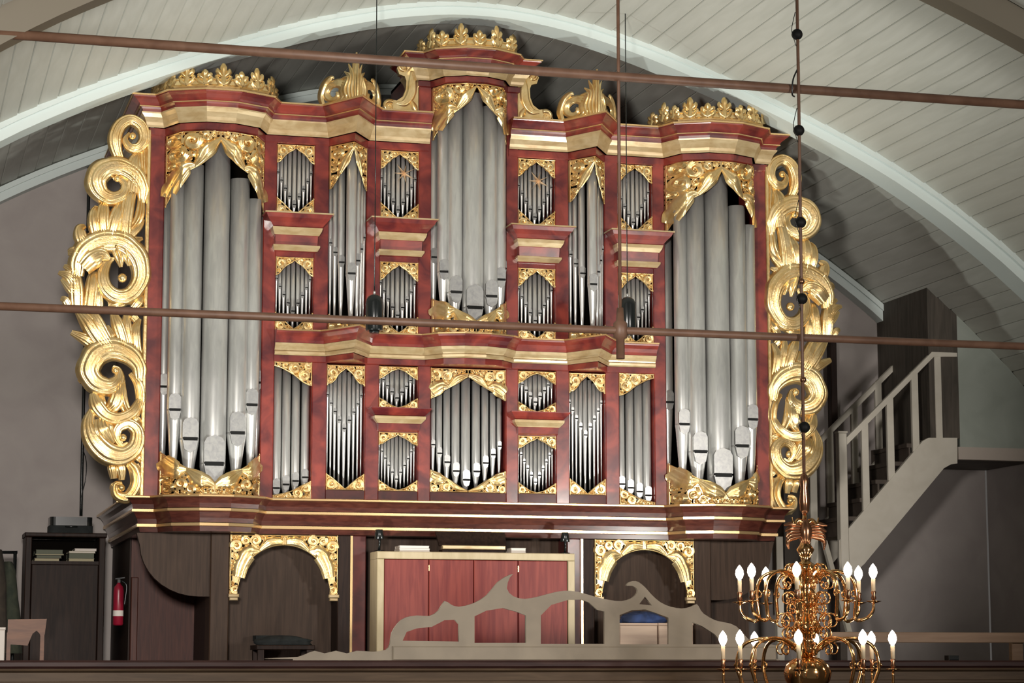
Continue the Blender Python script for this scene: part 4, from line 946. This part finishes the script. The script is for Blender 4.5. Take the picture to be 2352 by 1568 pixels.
# ------------------------------------------------------------------ fretwork board on the parapet
def plate(name, loops, y, th, m, parent=None):
    cu = bpy.data.curves.new(name, 'CURVE'); cu.dimensions = '2D'; cu.fill_mode = 'BOTH'; cu.extrude = th/2
    for lp in loops:
        sp = cu.splines.new('POLY'); sp.points.add(len(lp)-1); sp.use_cyclic_u = True
        for p_,q in zip(sp.points, lp): p_.co = (q[0], q[1], 0, 1)
    o = bpy.data.objects.new(name, cu); C.objects.link(o)
    dg = bpy.context.evaluated_depsgraph_get(); me = bpy.data.meshes.new_from_object(o.evaluated_get(dg))
    bpy.data.objects.remove(o); bpy.data.curves.remove(cu)
    v = np.zeros(len(me.vertices)*3); me.vertices.foreach_get('co', v); v = v.reshape(-1,3)
    me.vertices.foreach_set('co', np.stack([v[:,0], y+v[:,2], v[:,1]],-1).ravel()); me.update()
    me.materials.clear(); me.materials.append(M[m])
    return put(name, me, parent)
def smooth_loop(pts, n=3):
    p = np.array(pts, float); k = len(p); out = []
    for i in range(k):
        a,b,c_,d = p[(i-1)%k],p[i],p[(i+1)%k],p[(i+2)%k]
        for j in range(n):
            u = j/n; out.append(0.5*((2*b)+(-a+c_)*u+(2*a-5*b+4*c_-d)*u*u+(-a+3*b-3*c_+d)*u**3))
    return out
FY = -2.5
outer = [(672,1513),(684,1508),(699,1503),(722,1494),(745,1500),(771,1494),(796,1500),(819,1494),(857,1496),(885,1492),(895,1478),(899,1453),(913,1431),(930,1418),(957,1413),(986,1414),(1006,1402),(1020,1380),(1035,1388),(1053,1393),(1087,1385),(1118,1366),(1142,1337),(1165,1322),(1178,1318),(1170,1326),(1163,1351),(1178,1369),(1205,1375),(1238,1369),(1272,1360),(1299,1356),(1321,1358),(1335,1361),(1366,1370),(1396,1377),(1427,1380),(1450,1373),(1462,1361),(1461,1351),(1450,1345),(1438,1345),(1442,1338),(1453,1334),(1465,1336),(1481,1349),(1496,1366),(1516,1383),(1539,1393),(1565,1397),(1586,1393),(1599,1387),(1606,1397),(1615,1409),(1641,1424),(1664,1429),(1690,1438),(1720,1470),(1760,1500),(1790,1513)]
holes = [[(924,1471),(933,1451),(955,1443),(991,1439),(1020,1424),(1044,1423),(1053,1433),(1053,1473)],
 [(1089,1476),(1089,1415),(1116,1402),(1154,1396),(1187,1405),(1207,1413),(1207,1476)],
 [(1241,1478),(1241,1413),(1265,1389),(1305,1377),(1335,1377),(1351,1383),(1370,1400),(1387,1404),(1387,1478)],
 [(1467,1387),(1480,1370),(1496,1390)],
 [(1422,1479),(1422,1412),(1450,1401),(1481,1399),(1504,1407),(1534,1418),(1534,1479)],
 [(1589,1479),(1589,1428),(1612,1438),(1640,1456),(1660,1479)]]
def fx_(p): q = P(p[0],p[1],FY); return (float(q[0]), float(q[2]))
zp = 1.223
def floorz(l): return [(a, max(b, zp)) for a,b in l]
fr = empty('fretwork_board', (-0.3,FY,zp), 'grey beige sawn fretwork board with wave scrolls standing on the gallery parapet', 'ornament')
plate('fret_panel', [smooth_loop([fx_(p) for p in outer[:-1]],2)[:-1]+[(fx_(outer[-1])[0], zp),(fx_(outer[0])[0], zp)]]+[[(a,b) for a,b in map(fx_,h)] for h in holes], FY, 0.028, 'fret', fr)
mb = MB(); a = fx_((900,1500))[0]; b = fx_((1780,1500))[0]; mb.bbox(a, b, FY-0.035, FY+0.035, zp, fx_((1200,1484))[1], 0.008); mb.build('foot_rail', 'fret', fr)

# ------------------------------------------------------------------ pine rail at the right
pr = empty('pine_rail', (4.5,-1.0,zf), 'pine board handrail on posts right of the chandelier', 'rail')
xa, zt = XZ(1905,1451,-1.0); zb = XZ(1905,1475,-1.0)[1]
mb = MB(); mb.bbox(xa, 6.0, -1.03, -0.97, zb, zt, 0.006); mb.build('board', 'pine', pr)
for px in (1985, 2335):
    x = XZ(px,1480,-0.95)[0]; mb = MB(); mb.bbox(x-0.055, x+0.055, -0.969, -0.91, zf, zb+0.04, 0.006); mb.build('post', 'pine', pr)
mb = MB(); x, z = XZ(2176,1510,-2.4); mb.bbox(x-0.045, x+0.045, -2.52, -2.44, 1.2225, 1.262, 0.006)
tag(mb.build('black_box', 'black_metal'), 'small black box on the parapet in front of the pine rail', 'box')

# ------------------------------------------------------------------ staircase
SY0, SY1 = LOFT_Y-0.02, LOFT_Y+0.85
st = empty('staircase', (4.2,1.8,zf), 'cream wooden staircase with open balustrade rising right to the dark loft', 'staircase')
def sp(px, py, y=SY0): return XZ(px, py, y)
# near stringer
top = [(1948,1215),(2120,1012),(2133,1005),(2199,1005),(2199,1064),(2184,1066),(2168,1075),(1985,1295),(1946,1330),(1928,1330),(1928,1240)]
def stringer(y, dx=0.0):
    mb = MB(); mb.prism([(sp(*p)[0]+dx, sp(*p)[1]) for p in top], y, y+0.045); mb.build('stringer', 'white_wood', st)
stringer(SY0); stringer(SY1)
nx, nz = sp(1934,990); zlow = sp(1934,1330)[1]
def newel(x, y, z0, z1, w_=0.085):
    mb = MB(); mb.bbox(x-w_/2, x+w_/2, y-0.02, y+0.065, z0, z1-0.02, 0.006); n_ = mb.build('newel_post', 'white_wood', st)
    mb = MB(); mb.bbox(x-w_/2-0.008, x+w_/2+0.008, y-0.028, y+0.073, z1-0.019, z1, 0.006); mb.build('cap', 'white_wood', n_)
newel(nx, SY0, zlow, nz); newel(nx, SY1, zlow, nz)
hr = [sp(1940,1012), sp(2143,810), sp(2198,810)]
for y in (SY0, SY1):
    mb = MB(); (xa,za),(xb,zb),(xc,zc_) = hr; w_ = 0.062
    mb.prism([(xa,za-w_),(xb+0.01,zb-w_*0.62),(xc,zc_-w_*0.62),(xc,zc_),(xb-0.01,zc_),(xa,za+0.012)], y, y+0.05); mb.build('handrail', 'white_wood', st)
    for px,pt,pb in ((1988,968,1165),(2047,909,1096),(2105,850,1030),(2159,812,1006)):
        x = sp(px,1000)[0]; z1 = sp(px,pt)[1]; z0 = sp(px,pb)[1]
        mb = MB(); mb.bbox(x-0.036, x+0.036, y+0.006, y+0.044, z0-0.03, z1-0.015, 0.004); mb.build('baluster', 'white_wood', st)
# steps between the stringers
s0 = sp(1948,1228); s1 = sp(2128,1018); N = 5
for i in range(N):
    x = s0[0]+(s1[0]-s0[0])*i/N; z = s0[1]+(s1[1]-s0[1])*(i+1)/N
    x2 = s0[0]+(s1[0]-s0[0])*(i+1)/N
    mb = MB(); mb.box(x-0.02, x2+0.03, SY0+0.047, SY1-0.002, z-0.04, z); mb.build('tread', 'stair_dark', st)
    mb = MB(); mb.box(x, x+0.02, SY0+0.047, SY1-0.002, z-(s1[1]-s0[1])/N, z-0.041); mb.build('riser', 'stair_dark', st)
mb = MB(); mb.box(s1[0]+0.03, 5.41, SY0+0.05, SY1, 3.36, 3.41); mb.build('landing', 'stair_dark', st)
# lower landing, lower newel and the string of the flight turning towards the nave
xl = sp(1852,1100)[0]
mb = MB(); mb.box(xl-0.05, nx-0.05, SY0+0.05, SY1-0.002, zlow-0.02, zlow+0.05); mb.build('lower_landing', 'stair_dark', st)
mb = MB(); mb.box(nx-0.14, nx-0.06, SY1-0.10, SY1-0.01, zf, zlow-0.021); mb.build('support_post', 'stair_dark', st)
mb = MB(); mb.box(nx-0.035, nx+0.035, SY0+0.06, SY0+0.12, zf, zlow-0.021); mb.build('support_post', 'stair_dark', st)
newel(sp(1862,1075)[0], SY0-0.05, zf, sp(1862,1072)[1], 0.075)
mb = MB(); mb.box(sp(1880,1000)[0], nx-0.05, SY1+0.06, SY1+0.09, zlow-0.3, 3.2); mb.build('back_panel', 'stair_dark', st)
mb = MB(); a = P(1893,1243,1.2); b = P(1950,1452,0.2); mb.beam(a, b, 0.05, 0.035, up=(0,1,0)); mb.build('lower_rail', 'white_wood', st)
mb = MB(); a = P(1788,1232,0.75); mb.bbox(a[0]-0.035, a[0]+0.035, 0.72, 0.79, zf, a[2], 0.006); mb.build('newel_post', 'white_wood', st)
# dark upright bar against the back wall
x, z = XZ(1910,786,2.5); mb = MB(); mb.bbox(x-0.035, x+0.035, 2.45, 2.55, zf, z, 0.006)
tag(mb.build('dark_upright', 'brown'), 'dark upright bar at the back wall behind right wing', 'post')

# ------------------------------------------------------------------ iron ties of the vault
TY = -4.27
xm = 0.0
def tie_x(z): return 6.3 if z < 3.6 else float(np.interp(-z, -vz(np.linspace(0,6.3,200)), np.linspace(0,6.3,200)))-0.09
def tie(z, r, label):
    r0 = empty('tie_rod', (0,TY,z), label, 'tie rod')
    mb = MB(); mb.tube([(-tie_x(z),TY,z),(0,TY,z),(tie_x(z),TY,z)], r, 14); mb.build('rod', 'iron', r0); return r0
z1, z2 = float(P(1176,159,TY)[2]), float(P(1176,749,TY)[2])
tie(z1, 0.0335, 'thick brown iron tie rod crossing above the organ'); tl = tie(z2, 0.0275, 'brown iron tie rod crossing in front of the middle of the organ')
mb = MB(); mb.lathe([(0.03,z2-0.20),(0.03,z2-0.06),(0.05,z2-0.05),(0.05,z2+0.05),(0.03,z2+0.07),(0.024,z2+0.16)], 0.02, TY, 14); mb.build('coupling', 'iron', tl)
mb = MB(); mb.tube([(0.02,TY,z2+0.165),(0.02,TY,6.9)], 0.0125, 8); tag(mb.build('hanger_rod', 'iron'), 'slender vertical iron hanger rod from vault to the lower tie rod', 'hanger rod')

# ------------------------------------------------------------------ black cylinder lamps on cords
def cyl_lamp(px, py0, py1, label, s_):
    a = P(px,py0,-1.0); b = P(px,py1,-1.0); x = float(a[0]); zt, zb = float(a[2]), float(b[2])
    r = empty('pendant_spotlight', (x,-1.0,zb), label, 'lamp', 'black pendant lamps'); R = 0.072
    mb = MB(); mb.lathe([(R*0.93,zb+0.02),(R,zb+0.03),(R,zt-0.07),(R*0.93,zt-0.045),(R*0.75,zt-0.02),(R*0.4,zt-0.004),(0.008,zt)], x, -1.0, 22); mb.build('body', 'black_metal', r)
    mb = MB(); mb.lathe([(R*0.55,zb),(R*0.6,zb+0.019),(R*0.5,zb+0.019)], x, -1.0, 18); mb.build('lens_ring', 'black_metal', r)
    mb = MB(); mb.lathe([(0.010,zt),(0.012,zt+0.02),(0.005,zt+0.03)], x, -1.0, 10); mb.build('finial', 'tin', r)
    mb = MB(); mb.tube([(x,-1.0,zt+0.03),(x,-1.0,float(vz(x)))], 0.0045, 6); mb.build('cord', 'black_metal', r)
cyl_lamp(860, 676, 765, 'black cylinder lamp on a cord before the left half of the organ', -1); cyl_lamp(1441, 682, 772, 'black cylinder lamp on a cord before the right half of the organ', 1)

# ------------------------------------------------------------------ the brass chandelier
CXX, CY = float(P(1843,1300,TY)[0]), TY-0.06
chd = empty('chandelier', (CXX,CY,1.0), 'polished brass chandelier with two tiers of lit candle bulbs at lower right', 'chandelier')
def cz(py): return float(P(1843,py,CY)[2])
SX = 1/345.0
mb = MB(); mb.tube([(CXX,CY,cz(1095)),(CXX+0.005,CY,cz(700)),(CXX+0.012,CY,cz(210)),(CXX+0.012,CY,6.6)], 0.0125, 8); mb.build('hanging_rod', 'iron', chd)
for py in (80,300,511,686,981):
    mb = MB(); mb.sphere((CXX+0.008,CY,cz(py)), 0.041, 18); bl = mb.build('ball', 'black_matt', chd)
    mb = MB(); z = cz(py); mb.tube(spline([(CXX-0.012,CY-0.02,z+0.16),(CXX-0.03,CY-0.02,z+0.09),(CXX-0.042,CY-0.02,z+0.02),(CXX-0.02,CY-0.02,z-0.06),(CXX-0.006,CY-0.012,z-0.09)],14), 0.003, 5); mb.build('wire', 'black_metal', bl)
for py in (646,872):
    mb = MB(); mb.sphere((CXX+0.006,CY,cz(py)), 0.024, 12); mb.build('knuckle', 'brass_dark', chd)
mb = MB(); mb.tube(spline([(CXX+0.01,CY,z1+0.14),(CXX-0.03,CY,z1+0.05),(CXX-0.03,CY+0.02,z1-0.05),(CXX,CY+0.05,z1-0.06)],14), 0.006, 6); mb.build('hook', 'black_metal', chd)
L_ = lambda *a: [(r*SX, cz(py)) for r,py in a]
mb = MB(); mb.lathe(L_((4,1086),(8,1092),(12,1105),(9,1120),(13,1150),(11,1172),(6,1180))[::-1], CXX, CY, 16); mb.build('baluster', 'brass_dark', chd)
stem = L_((5,1180),(7,1196),(9,1232),(13,1250),(22,1262),(14,1276),(10,1288),(26,1298),(34,1304),(22,1312),(12,1322),(16,1334),(24,1342),(18,1352),(26,1368),(30,1380),(22,1392),(12,1402),(20,1412),(28,1426),(36,1440),(26,1452),(14,1462),(14,1476),(24,1488),(18,1500),(12,1510))
mb = MB(); mb.lathe(stem[::-1], CXX, CY, 20); mb.build('stem', 'brass', chd)
mb = MB(); mb.lathe(L_((14,1506),(36,1513),(52,1526),(58,1545),(54,1562),(40,1582),(20,1594),(8,1604),(6,1615),(2,1625))[::-1], CXX, CY, 24); mb.build('bottom_ball', 'brass', chd)
# double-headed eagle
eg = MB(); eg.lathe(L_((3,1188),(12,1200),(18,1218),(14,1240),(8,1258))[::-1], CXX, CY-0.005, 12); ego = eg.build('eagle', 'brass_dark', chd)
for sd in (-1,1):
    mb = MB(); g = lambda V: np.stack([CXX+V[:,0], CY-0.01-V[:,1], V[:,2]],-1)
    ribbon(mb, [(sd*0.01,cz(1205)),(sd*0.05,cz(1195)),(sd*0.085,cz(1205)),(sd*0.10,cz(1188))], (0.02,0.018,0.014,0.004), 0.02, 0.0, n=16, nu=6, flutes=1, fn=g); mb.build('head', 'brass', ego)
    for k in range(5):
        mb = MB(); ribbon(mb, [(sd*0.04,cz(1208+6*k)),(sd*(0.10+0.008*k),cz(1204+9*k)),(sd*(0.165-0.008*k),cz(1206+14*k))], (0.012,0.018,0.006), 0.016, 0.002*k, n=14, nu=6, flutes=1, fn=g); mb.build('wing_feather', 'brass_dark', ego)
def tier(n, R, delta, zpeak, zbot, zpan, peak_r, zroot, zcan):
    for k in range(n):
        a = 2*PI*k/n+delta; ca, sa = math.cos(a), math.sin(a)
        def q(r, z): return (CXX+r*ca, CY+r*sa, z)
        pts = [q(0.03,zroot), q(peak_r*0.55,zpeak-0.02), q(peak_r,zpeak), q(peak_r*1.42,zpeak-0.05), q(peak_r*1.55,(zpeak+zbot)/2), q(R*0.72,zbot+0.01), q(R*0.88,zbot+0.01), q(R*0.985,zbot+0.06), q(R,zpan-0.012)]
        mb = MB(); mb.tube(spline(pts,34), [0.009+0.004*math.sin(PI*i/33) for i in range(34)], 8); ar = mb.build('arm', 'brass', chd)
        mb = MB(); pts = [q(peak_r*1.5+0.035*math.cos(t)*(1-t/9), (zpeak+zbot)/2+0.01+0.035*math.sin(t)*(1-t/9)) for t in np.linspace(0,8,20)]
        mb.tube(pts, 0.006, 6); mb.build('scroll', 'brass', ar)
        mb = MB(); x, y = q(R,0)[:2]; mb.lathe([(0.006,zpan-0.018),(0.050,zpan-0.003),(0.056,zpan),(0.012,zpan+0.004)], x, y, 18); mb.build('drip_pan', 'brass', ar)
        mb = MB(); mb.lathe([(0.008,zpan+0.004),(0.020,zpan+0.02),(0.012,zpan+0.04),(0.019,zpan+0.062),(0.014,zpan+0.07)], x, y, 12); mb.build('candle_cup', 'brass_dark', ar)
        mb = MB(); mb.lathe([(0.0145,zpan+0.07),(0.0145,zcan)], x, y, 12); mb.build('candle_tube', 'candle', ar)
        mb = MB(); mb.lathe([(0.008,zcan),(0.022,zcan+0.018),(0.030,zcan+0.042),(0.025,zcan+0.072),(0.010,zcan+0.095),(0.002,zcan+0.105)], x, y, 14); mb.build('bulb', 'bulb', ar)
tier(8, 162*SX, math.radians(15), cz(1312), cz(1424), cz(1381), 78*SX, cz(1345), cz(1330))
tier(8, 204*SX, math.radians(17), cz(1466), cz(1600), cz(1536), 110*SX, cz(1505), cz(1482))
# cast scrollwork round the stem
for (py, r0, n, sc) in ((1310,26,10,0.9),(1340,34,10,1.2),(1376,30,10,1.0),(1400,26,8,0.8),(1428,40,10,1.2),(1456,34,10,0.9),(1492,46,10,1.0)):
    for k in range(n):
        a = 2*PI*k/n+0.2; pts = []
        for t in np.linspace(0,1,22):
            th = t*2.6*PI; rr = 0.045*sc*(1-t)+0.006
            pts.append((CXX+(r0*SX+0.045*sc+rr*math.cos(th+PI))*math.cos(a), CY+(r0*SX+0.045*sc+rr*math.cos(th+PI))*math.sin(a), cz(py)+rr*math.sin(th)*1.2))
        mb = MB(); mb.tube(pts, [0.007-0.003*i/21 for i in range(22)], 6); mb.build('scroll', 'brass', chd)
